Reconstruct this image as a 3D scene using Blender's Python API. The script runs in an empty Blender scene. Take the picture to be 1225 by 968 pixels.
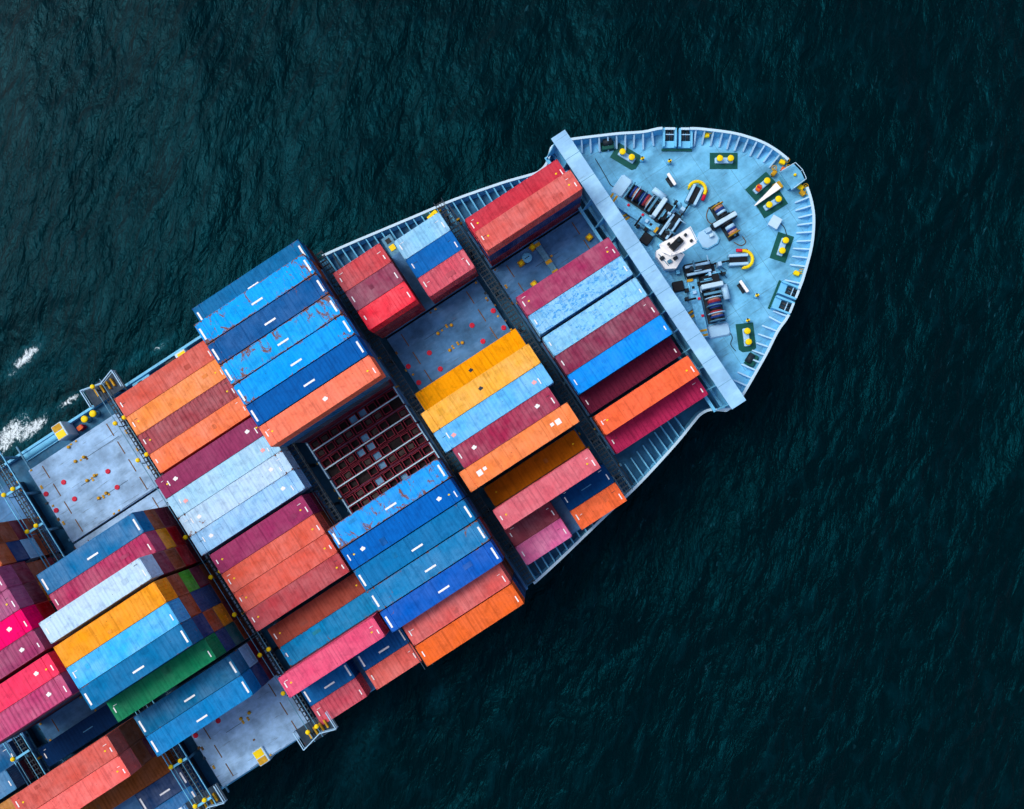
import bpy, math, random
import numpy as np
from mathutils import Vector, Matrix
random.seed(7); np.random.seed(7)
R = math.radians
SC = bpy.context.scene
COL = SC.collection

# ------------------------------------------------------------------ camera, sky, sun, exposure
# world axes are the ship's: +X towards the bow, +Y to port, Z up, sea level at 0
CAM_H, CAM_F = 117.7, 1072.5                      # drone height; focal length in pixels of a 1225 px wide picture
cam_d = bpy.data.cameras.new('camera'); cam = bpy.data.objects.new('camera', cam_d); COL.objects.link(cam)
cam_d.sensor_width = 36; cam_d.lens = 36 * CAM_F / 1225; cam_d.clip_end = 9000; cam_d.clip_start = 1
cx = Vector((0.83697859, -0.545792, -0.03972314)); cl = Vector((-0.01221393, 0.05393914, -0.99846952))
cy = cx.cross(cl) * -1; cz = -cl
cy = cz.cross(cx)
cam.matrix_world = Matrix(((cx.x, cy.x, cz.x, 0), (cx.y, cy.y, cz.y, 0), (cx.z, cy.z, cz.z, CAM_H), (0, 0, 0, 1)))
SC.camera = cam

SUN_EL, SUN_AZ = 58, 124                          # azimuth in degrees from +X (bow) towards port
w = bpy.data.worlds.new('World'); SC.world = w; w.use_nodes = True
nt = w.node_tree; bg = nt.nodes['Background']
sky = nt.nodes.new('ShaderNodeTexSky'); sky.sky_type = 'NISHITA'; sky.sun_disc = False
sky.sun_elevation = R(SUN_EL); sky.sun_rotation = R(90 - SUN_AZ)
sky.air_density = 1.0; sky.dust_density = 4.0; sky.ozone_density = 1.5
nt.links.new(sky.outputs[0], bg.inputs[0]); bg.inputs[1].default_value = 0.13
sd = bpy.data.lights.new('sun', 'SUN'); so = bpy.data.objects.new('sun', sd); COL.objects.link(so)
sd.energy = 1.35; sd.angle = R(26); sd.color = (1.0, 0.95, 0.88)
sv = Vector((math.cos(R(SUN_EL)) * math.cos(R(SUN_AZ)), math.cos(R(SUN_EL)) * math.sin(R(SUN_AZ)), math.sin(R(SUN_EL))))
so.rotation_euler = sv.to_track_quat('Z', 'Y').to_euler(); so.location = sv * 200
SC.view_settings.view_transform = 'Standard'; SC.view_settings.look = 'None'
SC.view_settings.exposure = 0.2; SC.view_settings.gamma = 1.0; SC.view_settings.use_curve_mapping = False

# ------------------------------------------------------------------ helpers
CLV = 9.81                                        # the ship's centreline in world Y
def lin(c):
    out = []
    for v in c[:3]:
        v = v / 255.0
        out.append(v / 12.92 if v <= 0.04045 else ((v + 0.055) / 1.055) ** 2.4)
    return tuple(out)

class MB:
    def __init__(s): s.v = []; s.f = []
    def add(s, vs, fs):
        o = len(s.v); s.v += [tuple(p) for p in vs]; s.f += [tuple(i + o for i in f) for f in fs]; return s
    def box(s, x0, x1, y0, y1, z0, z1):
        return s.add([(x0,y0,z0),(x1,y0,z0),(x1,y1,z0),(x0,y1,z0),(x0,y0,z1),(x1,y0,z1),(x1,y1,z1),(x0,y1,z1)],
                     [(0,3,2,1),(4,5,6,7),(0,1,5,4),(1,2,6,5),(2,3,7,6),(3,0,4,7)])
    def rbox(s, c, hx, hy, z0, z1, a=0):          # box turned about Z
        ca, sa = math.cos(a), math.sin(a); q = []
        for z in (z0, z1):
            for x, y in ((-hx,-hy),(hx,-hy),(hx,hy),(-hx,hy)):
                q.append((c[0]+x*ca-y*sa, c[1]+x*sa+y*ca, z))
        return s.add(q, [(0,3,2,1),(4,5,6,7),(0,1,5,4),(1,2,6,5),(2,3,7,6),(3,0,4,7)])
    def cbox(s, x0, x1, y0, y1, z0, z1, b):       # box with chamfered top and upright edges
        ring = lambda d, z: [(x0+b+d,y0+d,z),(x1-b-d,y0+d,z),(x1-d,y0+b+d,z),(x1-d,y1-b-d,z),(x1-b-d,y1-d,z),(x0+b+d,y1-d,z),(x0+d,y1-b-d,z),(x0+d,y0+b+d,z)]
        vs = ring(0, z0) + ring(0, z1-b) + ring(b*.7, z1); fs = [tuple(range(7,-1,-1)), tuple(range(16,24))]
        for k in (0, 8):
            for i in range(8): fs.append((k+i, k+(i+1)%8, k+8+(i+1)%8, k+8+i))
        return s.add(vs, fs)
    def prism(s, poly, z0, z1):
        n = len(poly); vs = [(x,y,z0) for x,y in poly] + [(x,y,z1) for x,y in poly]
        fs = [tuple(range(n-1,-1,-1)), tuple(range(n,2*n))] + [(i,(i+1)%n,n+(i+1)%n,n+i) for i in range(n)]
        return s.add(vs, fs)
    def tube(s, p0, p1, r, n=8, r1=None):
        p0, p1 = Vector(p0), Vector(p1); d = (p1-p0).normalized(); r1 = r if r1 is None else r1
        a = d.cross(Vector((0,0,1)) if abs(d.z) < .9 else Vector((1,0,0))).normalized(); b = d.cross(a)
        vs = []
        for p, q in ((p0, r), (p1, r1)):
            for i in range(n):
                t = 2*math.pi*i/n; vs.append(p + a*math.cos(t)*q + b*math.sin(t)*q)
        return s.add(vs, [tuple(range(n-1,-1,-1)) if False else tuple(range(n)), tuple(range(2*n-1,n-1,-1))] + [(i, n+i, n+(i+1)%n, (i+1)%n) for i in range(n)])
    def lathe(s, c, prof, n=14):                  # prof: list of (radius, z) bottom to top, about an upright axis
        vs = []; fs = []
        for r, z in prof:
            for i in range(n):
                t = 2*math.pi*i/n; vs.append((c[0]+r*math.cos(t), c[1]+r*math.sin(t), c[2]+z))
        for k in range(len(prof)-1):
            for i in range(n): fs.append((k*n+i, k*n+(i+1)%n, (k+1)*n+(i+1)%n, (k+1)*n+i))
        fs.append(tuple(range((len(prof)-1)*n, len(prof)*n))); fs.append(tuple(range(n-1,-1,-1)))
        return s.add(vs, fs)
    def beam(s, p0, p1, wd, ht):                  # rectangular bar between two points, upright sides
        p0, p1 = Vector(p0), Vector(p1); d = p1-p0; sd_ = Vector((-d.y, d.x, 0))
        sd_ = sd_.normalized()*wd/2 if sd_.length > 1e-6 else Vector((wd/2,0,0)); up = Vector((0,0,ht/2))
        if abs(d.z) > .99*d.length: up = Vector((0,ht/2,0))
        vs = [p0-sd_-up, p0+sd_-up, p0+sd_+up, p0-sd_+up, p1-sd_-up, p1+sd_-up, p1+sd_+up, p1-sd_+up]
        return s.add(vs, [(0,1,2,3),(7,6,5,4),(0,4,5,1),(1,5,6,2),(2,6,7,3),(3,7,4,0)])
    def mesh(s, name):
        m = bpy.data.meshes.new(name); m.from_pydata(s.v, [], s.f); m.update(); return m
    def build(s, name, mat, parent=None, loc=(0,0,0), rz=0, smooth=False, recalc=True):
        m = s.mesh(name)
        if recalc:
            import bmesh
            b = bmesh.new(); b.from_mesh(m); bmesh.ops.recalc_face_normals(b, faces=b.faces); b.to_mesh(m); b.free()
        if smooth: m.polygons.foreach_set('use_smooth', [True]*len(m.polygons))
        return link(name, m, mat, parent, loc, rz)
def link(name, m, mat, parent=None, loc=(0,0,0), rz=0):
    o = bpy.data.objects.new(name, m); COL.objects.link(o)
    if mat is not None and not m.materials: m.materials.append(mat)
    o.location = loc; o.rotation_euler = (0,0,rz); o.parent = parent; return o
def thing(name, label, cat, loc=(0,0,0), rz=0, group=None):
    o = bpy.data.objects.new(name, None); COL.objects.link(o); o.location = loc; o.rotation_euler = (0,0,rz); o.empty_display_size = .3
    o['label'] = label; o['category'] = cat
    if group: o['group'] = group
    return o
def copy_tree(o, parent=None):
    c = o.copy(); COL.objects.link(c); c.parent = parent
    for ch in o.children: copy_tree(ch, c)
    return c
def shade(o):
    o.data.polygons.foreach_set('use_smooth', [True]*len(o.data.polygons)); return o

# ------------------------------------------------------------------ materials
def nodes(name):
    m = bpy.data.materials.new(name); m.use_nodes = True; t = m.node_tree; b = t.nodes['Principled BSDF']; return m, t, b
class N:
    def __init__(s, t): s.t = t
    def n(s, typ, **kw):
        q = s.t.nodes.new(typ)
        for k, v in kw.items(): setattr(q, k, v)
        return q
    def l(s, a, b): s.t.links.new(a, b)
    def noise(s, vec, scale, detail=3, rough=.55, dist=0):
        q = s.n('ShaderNodeTexNoise'); q.inputs['Scale'].default_value = scale; q.inputs['Detail'].default_value = detail
        q.inputs['Roughness'].default_value = rough; q.inputs['Distortion'].default_value = dist; s.l(vec, q.inputs['Vector']); return q.outputs['Fac']
    def rng(s, v, a, b, c=0., d=1.):
        q = s.n('ShaderNodeMapRange'); q.clamp = True
        for i, x in enumerate((a, b, c, d)):
            if hasattr(x, 'node'): s.l(x, q.inputs[i+1])
            else: q.inputs[i+1].default_value = x
        s.l(v, q.inputs[0]); return q.outputs[0]
    def math(s, op, a, b=None):
        q = s.n('ShaderNodeMath', operation=op)
        for i, x in enumerate((a, b)):
            if x is None: continue
            if hasattr(x, 'node'): s.l(x, q.inputs[i])
            else: q.inputs[i].default_value = x
        return q.outputs[0]
    def mix(s, f, a, b, mode='MIX'):
        q = s.n('ShaderNodeMix', data_type='RGBA', blend_type=mode)
        for i, x in ((0, f), (6, a), (7, b)):
            if hasattr(x, 'node'): s.l(x, q.inputs[i])
            else: q.inputs[i].default_value = x if i == 0 else (*x, 1)[:4]
        return q.outputs[2]
    def mapping(s, vec, scale=(1,1,1), loc=(0,0,0), rot=(0,0,0)):
        q = s.n('ShaderNodeMapping'); q.inputs['Scale'].default_value = scale; q.inputs['Location'].default_value = loc; q.inputs['Rotation'].default_value = rot
        s.l(vec, q.inputs['Vector']); return q.outputs[0]

def paint(name, rgb, rough=.5, wear=.25, rust=.0, scale=.8, metal=0, spec=.2, streak=0):
    m, t, b = nodes(name); k = N(t); c = lin(rgb)
    co = k.n('ShaderNodeTexCoord').outputs['Object']
    rd = k.n('ShaderNodeObjectInfo').outputs['Random']
    off = k.n('ShaderNodeCombineXYZ'); r_ = k.math('MULTIPLY', rd, 37.); k.l(r_, off.inputs[0]); k.l(r_, off.inputs[1])
    va = k.n('ShaderNodeVectorMath', operation='ADD'); k.l(co, va.inputs[0]); k.l(off.outputs[0], va.inputs[1]); co = va.outputs[0]
    n1 = k.noise(co, scale, 6, .65); n2 = k.noise(co, scale*7, 4, .6)
    base = k.mix(k.rng(n1, .32, .7), tuple(x*(1-wear) for x in c), tuple(min(1, x*(1+wear*.6)+wear*.02) for x in c))
    base = k.mix(k.rng(n2, .35, .75, 0, wear*.5), base, tuple(x*.5 for x in c))
    if streak:
        sn = k.noise(k.mapping(co, (.28, 4.5, 1)), 1.0, 6, .7, .2)
        base = k.mix(k.rng(sn, .60, .68, 0, streak), base, lin((70, 74, 84)))
        sp = k.noise(co, 1.6, 7, .75, .3)
        base = k.mix(k.rng(sp, .66, .72, 0, streak), base, lin((128, 96, 66)))
        base = k.mix(k.rng(k.noise(k.mapping(co, (.5, 1.2, 1)), .5, 4, .6), .5, .66, 0, .5), base, tuple(min(1, x*1.25+.06) for x in c))
    if rust:
        n3 = k.noise(co, scale*1.6, 8, .7, .4)
        base = k.mix(k.rng(n3, .72-rust*.3, .78-rust*.2, 0, .85), base, lin((120, 75, 45)))
    k.l(base, b.inputs['Base Color']); k.l(k.rng(n2, .3, .7, rough-.1, rough+.15), b.inputs['Roughness'])
    b.inputs['Metallic'].default_value = metal; b.inputs['Specular IOR Level'].default_value = spec
    bp = k.n('ShaderNodeBump'); bp.inputs['Strength'].default_value = .15; bp.inputs['Distance'].default_value = .03; k.l(n2, bp.inputs['Height']); k.l(bp.outputs[0], b.inputs['Normal'])
    return m

def container_paint(name, ribdark=0.0):
    """colour from the object's own colour; 'rust', 'patch', 'fade' custom properties set how weathered it is"""
    m, t, b = nodes(name); k = N(t)
    oi = k.n('ShaderNodeObjectInfo'); col = oi.outputs['Color']; rd = oi.outputs['Random']
    co = k.n('ShaderNodeTexCoord').outputs['Object']
    off = k.n('ShaderNodeCombineXYZ'); r_ = k.math('MULTIPLY', rd, 91.); k.l(r_, off.inputs[0]); k.l(k.math('MULTIPLY', rd, 53.), off.inputs[1])
    va = k.n('ShaderNodeVectorMath', operation='ADD'); k.l(co, va.inputs[0]); k.l(off.outputs[0], va.inputs[1]); cr = va.outputs[0]
    def attr(n):
        q = k.n('ShaderNodeAttribute', attribute_type='OBJECT'); q.attribute_name = n; return q.outputs['Fac']
    rust, patch, fade = attr('rust'), attr('patch'), attr('fade')
    n_big = k.noise(cr, .35, 3, .6); n_mid = k.noise(cr, 1.1, 6, .62, .3); n_fine = k.noise(cr, 7, 5, .6)
    # faded (chalky) areas and grime
    base = k.mix(k.math('MULTIPLY', k.rng(n_big, .35, .68), fade), col, k.mix(.3, col, (.85, .88, .9)))
    dark = k.mix(1.0, col, (.5, .5, .56), 'MULTIPLY')
    base = k.mix(k.rng(n_mid, .47, .72, 0, .6), base, dark)
    base = k.mix(k.rng(n_fine, .58, .8, 0, .35), base, dark)
    # cross-wise dirt lines left by water standing in the roof corrugations
    st = k.noise(k.mapping(cr, (3.2, .12, .3)), 1.0, 4, .6)
    base = k.mix(k.rng(st, .52, .68, 0, .55), base, dark)
    # peeled patches show the older, deeper coat
    deep = k.mix(1.0, col, (.18, .5, .78), 'MULTIPLY')
    n_p = k.noise(k.mapping(cr, (.8, 1.3, 1)), 2.2, 9, .78, .5)
    thr = k.math('SUBTRACT', .80, k.math('MULTIPLY', patch, .27))
    base = k.mix(k.rng(n_p, thr, k.math('ADD', thr, .035), 0, .9), base, deep)
    # rust blooms, denser near the ends
    sx = k.n('ShaderNodeSeparateXYZ'); k.l(co, sx.inputs[0])
    ends = k.rng(k.math('ABSOLUTE', sx.outputs[0]), 3.5, 7.0, 0, .07)
    edge = k.rng(k.math('ABSOLUTE', sx.outputs[1]), 1.02, 1.19, 0, .1)
    n_r = k.math('ADD', k.noise(k.mapping(cr, (1.0, .6, 1)), 1.1, 9, .74, .6), k.math('ADD', ends, edge))
    thr2 = k.math('SUBTRACT', .76, k.math('MULTIPLY', rust, .25))
    rr = k.rng(n_r, thr2, k.math('ADD', thr2, .05), 0, .92)
    rustc = k.mix(k.rng(n_fine, .3, .7), lin((150, 88, 40)), lin((95, 62, 52)))
    base = k.mix(rr, base, rustc)
    # scattered dark specks and scuffs
    vo = k.n('ShaderNodeTexVoronoi'); vo.inputs['Scale'].default_value = 1.3; k.l(cr, vo.inputs['Vector'])
    base = k.mix(k.rng(vo.outputs['Distance'], .045, .07, .55, 0), base, lin((45, 30, 35)))
    k.l(base, b.inputs['Base Color'])
    k.l(k.rng(n_fine, .3, .7, .5, .7), b.inputs['Roughness']); b.inputs['Specular IOR Level'].default_value = .05
    bp = k.n('ShaderNodeBump'); bp.inputs['Strength'].default_value = .25; bp.inputs['Distance'].default_value = .03
    k.l(k.math('ADD', n_fine, k.math('MULTIPLY', n_big, 1.5)), bp.inputs['Height']); k.l(bp.outputs[0], b.inputs['Normal'])
    return m

M = {}
M['cont'] = container_paint('container_paint')
M['deck'] = paint('deck_paint', (104, 186, 232), .55, .5, .0, .3, streak=.55)
M['maindeck'] = paint('main_deck_paint', (26, 100, 140), .55, .45, .12, .5)
M['pale'] = paint('pale_blue_paint', (165, 212, 244), .45, .12, .0, .5)
M['bwtop'] = paint('breakwater_top_paint', (150, 204, 244), .5, .18, .0, .35, streak=.3)
M['rail'] = paint('white_rail_paint', (190, 224, 244), .45, .08)
M['stay'] = paint('stay_paint', (110, 198, 240), .5, .15)
M['hull'] = paint('hull_paint', (22, 62, 96), .45, .2, .1, .3)
M['hatch'] = paint('shaded_hatch_cover_paint', (66, 124, 176), .6, .5, .1, .4, streak=.7)  # darkened: shade among the tall stacks is put into the colour
M['hatchlit'] = paint('lit_hatch_cover_paint', (146, 188, 228), .6, .45, .1, .4, streak=.9)  # worn covers of the open fifth bay; stronger light is put into the colour
M['hatchdark'] = paint('hatch_steel', (44, 66, 84), .6, .35, .25, .5)
M['green'] = paint('green_paint', (4, 84, 78), .55, .2)
M['yellow'] = paint('yellow_paint', (255, 218, 0), .45, .1)
M['ochre'] = paint('worn_yellow_paint', (205, 158, 30), .6, .35, .2, 2)
M['orange'] = paint('orange_paint', (222, 98, 20), .5, .2)
M['red'] = paint('red_paint', (205, 20, 60), .5, .2)
M['white'] = paint('white_paint', (250, 251, 252), .45, .06)
M['mark'] = paint('white_stencil', (244, 246, 248), .5, .05)
M['black'] = paint('black_steel', (14, 22, 30), .45, .3)
M['dark'] = paint('dark_steel', (34, 50, 62), .5, .4, .1)
M['steel'] = paint('blue_grey_steel', (86, 146, 178), .45, .35, .0, 2)
M['walk'] = paint('walkway_grating', (104, 184, 228), .6, .3, .0, 3)
M['brown'] = paint('rusty_steel', (112, 82, 46), .7, .4, .3, 2)
M['maroon'] = paint('maroon_primer', (136, 32, 58), .6, .3, .0, 2)
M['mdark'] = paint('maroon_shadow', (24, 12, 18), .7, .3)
M['tarp'] = paint('pale_blue_sheet', (96, 150, 190), .6, .3, 0, 2)
M['loadm'] = paint('dull_scrap', (66, 56, 56), .8, .5, .2, 3)
M['rope'] = paint('tan_rope', (196, 150, 130), .85, .4, 0, 6)
M['ropeb'] = paint('blue_rope', (24, 62, 140), .85, .4, 0, 6)
M['roper'] = paint('red_rope', (150, 48, 62), .85, .4, 0, 6)
M['dashb'] = paint('blue_stencil', (70, 140, 190), .6, .2)

# ------------------------------------------------------------------ sea
def sea_material():
    m, t, b = nodes('sea_water'); k = N(t)
    co = k.n('ShaderNodeTexCoord').outputs['Object']
    big = k.noise(co, .018, 3, .5, .3)
    # wind ripples: short crested, lying mostly one way
    rot = k.mapping(co, (1, 1, 1), rot=(0, 0, R(-42)))
    r1 = k.noise(k.mapping(rot, (.42, 1, 1)), .62, 5, .6, .5)
    r2 = k.noise(k.mapping(k.mapping(co, (1, 1, 1), rot=(0, 0, R(-66))), (.5, 1, 1)), 1.9, 4, .55, .3)
    r3 = k.noise(k.mapping(rot, (.6, 1, 1)), .12, 3, .5, .4)
    hgt = k.math('ADD', k.math('MULTIPLY', r1, .8), k.math('ADD', k.math('MULTIPLY', r2, .2), k.math('MULTIPLY', r3, 2.6)))
    bp = k.n('ShaderNodeBump'); bp.inputs['Distance'].default_value = 1.0
    k.l(k.rng(big, .36, .64, .4, .8), bp.inputs['Strength']); k.l(hgt, bp.inputs['Height']); k.l(bp.outputs[0], b.inputs['Normal'])
    deep = k.mix(k.rng(r1, .5, .8), lin((0, 18, 22)), lin((0, 34, 42)))
    # foam: churned water along the port quarter, each patch with its own ragged shape
    foam = None
    for (x, y, a, sx, sy, amt) in FOAM:
        q = k.mapping(co, (1/sx, 1/sy, 0), rot=(0, 0, 0))
        mp = q.node; mp.vector_type = 'TEXTURE'; mp.inputs['Location'].default_value = (x, y, 0); mp.inputs['Rotation'].default_value = (0, 0, a); mp.inputs['Scale'].default_value = (sx, sy, 1)
        ln = k.n('ShaderNodeVectorMath', operation='LENGTH'); k.l(q, ln.inputs[0])
        f = k.rng(ln.outputs['Value'], .2, 1.0, amt, 0)
        foam = f if foam is None else k.math('MAXIMUM', foam, f)
    fn = k.noise(k.mapping(rot, (.8, 1, 1)), 1.3, 9, .76, 1.2); fz = k.noise(co, 4.5, 5, .6, .4)
    fm = k.rng(k.math('ADD', k.math('MULTIPLY', fn, .75), k.math('MULTIPLY', fz, .25)), k.math('SUBTRACT', .82, k.math('MULTIPLY', foam, .43)), k.math('SUBTRACT', .94, k.math('MULTIPLY', foam, .43)))
    fl = k.math('MULTIPLY', k.rng(k.noise(k.mapping(rot, (.34, 1, 1)), 1.0, 7, .72, .4), .62, .72), k.rng(k.noise(co, .022, 2, .5), .48, .62))
    deep = k.mix(k.math('MULTIPLY', fl, .45), deep, lin((50, 118, 138)))
    deep = k.mix(k.math('MULTIPLY', foam, k.rng(fn, .42, .62, .1, .8)), deep, lin((10, 92, 108)))
    base = k.mix(fm, deep, (.74, .86, .92)); k.l(base, b.inputs['Base Color'])
    k.l(k.rng(fm, 0, 1, .16, .7), b.inputs['Roughness']); b.inputs['IOR'].default_value = 1.33; b.inputs['Specular IOR Level'].default_value = .23
    b.inputs['Specular Tint'].default_value = (.02, .52, .78, 1)
    return m
FOAM = []
def at(px, py, z):
    r, d, l = cx, -cy, cl
    v = l + r*((px-612.5)/CAM_F) + d*((py-484)/CAM_F); t_ = (z-CAM_H)/v.z
    return v.x*t_, v.y*t_
for px, py, a, sx, sy, amt in [(12, 518, 10, 6.5, 3.2, 1.1), (38, 512, 5, 6.0, 2.0, 1.1), (5, 535, 10, 4, 2.0, .9), (82, 480, -4, 4.4, 1.1, .95), (30, 428, 12, 6, 1.8, .95), (12, 440, 20, 4, 1.2, .6),
                               (190, 415, 5, 4, 1.0, .7), (160, 430, 0, 5, 1.2, .5), (60, 450, 5, 9, 3, .35), (525, 835, 20, 3, 2.2, .42), (440, 890, 30, 10, 4, .3), (20, 480, 0, 8, 2, .4)]:
    x, y = at(px, py, 0); FOAM.append((x, y, R(a), sx, sy, amt))
def build_sea():
    n = 330; lo, hi = -130.0, 130.0
    inner = np.linspace(lo, hi, n); ext = np.array([150, 200, 300, 500, 900, 1800, 4000.])
    ax = np.concatenate((-ext[::-1], inner, ext)); X, Y = np.meshgrid(ax, ax, indexing='ij')
    Z = np.zeros_like(X); rg = np.random.RandomState(3)
    for i in range(42):
        L = 1.9 * 1.09**i if i < 30 else 6 + (i-30)*2.2
        a = R(132) + rg.normal(0, .5); kx, ky = 2*math.pi/L*math.cos(a), 2*math.pi/L*math.sin(a)
        A = .0034*L**.9; Z += A*np.sin(kx*X + ky*Y + rg.uniform(0, 6.28))
    fall = np.clip((150-np.maximum(np.abs(X), np.abs(Y)))/40, 0, 1); Z *= fall
    vs = np.stack((X, Y, Z), -1).reshape(-1, 3); m_ = len(ax)
    i, j = np.meshgrid(np.arange(m_-1), np.arange(m_-1), indexing='ij'); a = (i*m_+j).ravel()
    q = np.stack((a, a+m_, a+m_+1, a+1), -1)
    me = bpy.data.meshes.new('sea'); me.vertices.add(len(vs)); me.vertices.foreach_set('co', vs.ravel())
    me.loops.add(q.size); me.loops.foreach_set('vertex_index', q.ravel()); me.polygons.add(len(q))
    me.polygons.foreach_set('loop_start', np.arange(0, q.size, 4)); me.polygons.foreach_set('use_smooth', np.ones(len(q), bool)); me.update()
    o = link('sea', me, sea_material()); o['kind'] = 'structure'; o['label'] = 'dark teal sea with wind ripples and a little foam'; return o
build_sea()

# ------------------------------------------------------------------ the ship
Z_HATCH, Z_MAIN, Z_FC = 14.0, 11.9, 13.6
FCW = [(20, 18.15), (21.2, 17.75), (24.3, 16.2), (26.4, 15.1), (28.65, 13.8), (30.7, 12.95), (33.3, 11.15), (34.5, 10.25), (36.85, 8.2), (38.2, 6.7), (39.4, 5.0), (40.2, 3.2), (40.65, 1.5), (40.8, 0)]
MW = [(-118, 23.1), (-60, 23.3), (-40, 23.25), (-26, 23.2), (-18, 23.15), (-14, 23.1), (-10.5, 22.9), (-6.5, 22.25), (-2, 21.4), (2, 20.65), (6.3, 19.85), (12, 18.4), (15, 17.45), (16.4, 17.05), (17.4, 17.15), (18.2, 17.7), (18.8, 18.2)]
def smooth_line(p, per=4):
    out = []
    for i in range(len(p)-1):
        p0, p1, p2, p3 = p[max(i-1, 0)], p[i], p[i+1], p[min(i+2, len(p)-1)]
        for k in range(per):
            t = k/per
            out.append(tuple(.5*((2*b)+(c-a)*t+(2*a-5*b+4*c-d)*t*t+(3*b-a-3*c+d)*t**3) for a, b, c, d in zip(p0, p1, p2, p3)))
    out.append(p[-1]); return out
fc = smooth_line(FCW); mw = smooth_line(MW)
half = mw + fc                                     # stern to bow
outline = [(u, CLV+h) for u, h in half] + [(u, CLV-h) for u, h in half[::-1][1:]]
ship = thing('cargo_ship', 'blue-decked container ship with a round bow, seen from straight above', 'ship', (0, CLV, 0))
def L_(p): return (p[0], p[1]-CLV, *p[2:])         # world to the ship's own axes
# hull: flared shell from the sheer line to below the water
mb = MB(); rings = []
def sect(u, v, k):
    h = v-CLV; f = max(0, (u+10)/51)
    if k == 0: return (u, v, (Z_MAIN if u < 19 else Z_FC)+.0)
    if k == 1: return (u-1.5*f*f, CLV+h*(1-.18*f**1.4), 8.5)
    if k == 2: return (u-4.5*f*f, CLV+h*(1-.45*f**1.3), 3.5)
    return (u-5.5*f*f, CLV+h*(1-.6*f**1.2), -3)
n = len(outline)
for k in range(4): rings += [L_(sect(u, v, k)) for u, v in outline]
mb.add(rings, [(k*n+i, k*n+i+1, (k+1)*n+i+1, (k+1)*n+i) for k in range(3) for i in range(n-1)])
shade(mb.build('hull', M['hull'], ship))
md = [(u, h) for u, h in mw if u <= 18.8]
MB().prism([(u, h-.02) for u, h in md]+[(u, -h+.02) for u, h in md[::-1]], Z_MAIN-.3, Z_MAIN).build('main_deck', M['maindeck'], ship)
fcp = [(18.805, 18.0)]+[(u-.02, h-.05) for u, h in fc]
MB().prism(fcp+[(u, -h) for u, h in fcp[::-1] if h > .01], Z_FC-.5, Z_FC).build('forecastle_deck', M['deck'], ship)
MB().box(18.7, 18.8, -17.9, 17.9, Z_MAIN+.002, Z_FC-.01).build('forecastle_bulkhead', M['stay'], ship)

# bulwark plating with cap rail and stays; openings at the mooring rollers
def z_bul(u): return 13.15 if u < 16 else min(15.0, 13.15+(u-16)/3.2*1.85)
def z_dk(u): return Z_MAIN if u < 18.75 else Z_FC
ROLL = (30.9, 33.3)                                # stations of the openings, both sides
path = [p for p in half if p[0] >= -11.2]
path[-1:] = [(40.8, 0)]
def runs(side):
    out, cur = [], []
    for u, h in path:
        if ROLL[0] < u < ROLL[1] or (u > 40.62):
            if len(cur) > 1: out.append(cur)
            cur = []
        else: cur.append((u, h*side))
    if len(cur) > 1: out.append(cur)
    return out
for side in (1, -1):
    for run in runs(side):
        pl, cap = MB(), MB()
        for (u0, h0), (u1, h1) in zip(run, run[1:]):
            i0, i1 = h0-side*.35, h1-side*.35
            pl.add([(u0, i0, z_dk(u0)), (u1, i1, z_dk(u1)), (u1, h1, z_bul(u1)-.05), (u0, h0, z_bul(u0)-.05)], [(0, 1, 2, 3)])
            pl.add([(u0, i0+side*.09, z_dk(u0)), (u1, i1+side*.09, z_dk(u1)), (u1, h1+side*.09, z_bul(u1)-.05), (u0, h0+side*.09, z_bul(u0)-.05)], [(3, 2, 1, 0)])
        ins = []
        for k, (u, h) in enumerate(run):           # cap rail: a flat bar that follows the edge
            a, b = run[max(k-1, 0)], run[min(k+1, len(run)-1)]; d = Vector((b[0]-a[0], b[1]-a[1])).normalized(); nn = Vector((-d.y, d.x))*(.15)
            ins.append(((u+nn.x, h+nn.y), (u-nn.x, h-nn.y), z_bul(u)))
        for (a0, b0, z0), (a1, b1, z1) in zip(ins, ins[1:]):
            q = [(*a0, z0-.05), (*b0, z0-.05), (*b1, z1-.05), (*a1, z1-.05), (*a0, z0+.05), (*b0, z0+.05), (*b1, z1+.05), (*a1, z1+.05)]
            cap.add(q, [(4, 5, 6, 7), (0, 3, 2, 1), (0, 1, 5, 4), (2, 3, 7, 6)])
        pl.build('bulwark_plate', M['stay'], ship); cap.build('cap_rail', M['rail'], ship, loc=(0, 0, .002))
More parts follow.
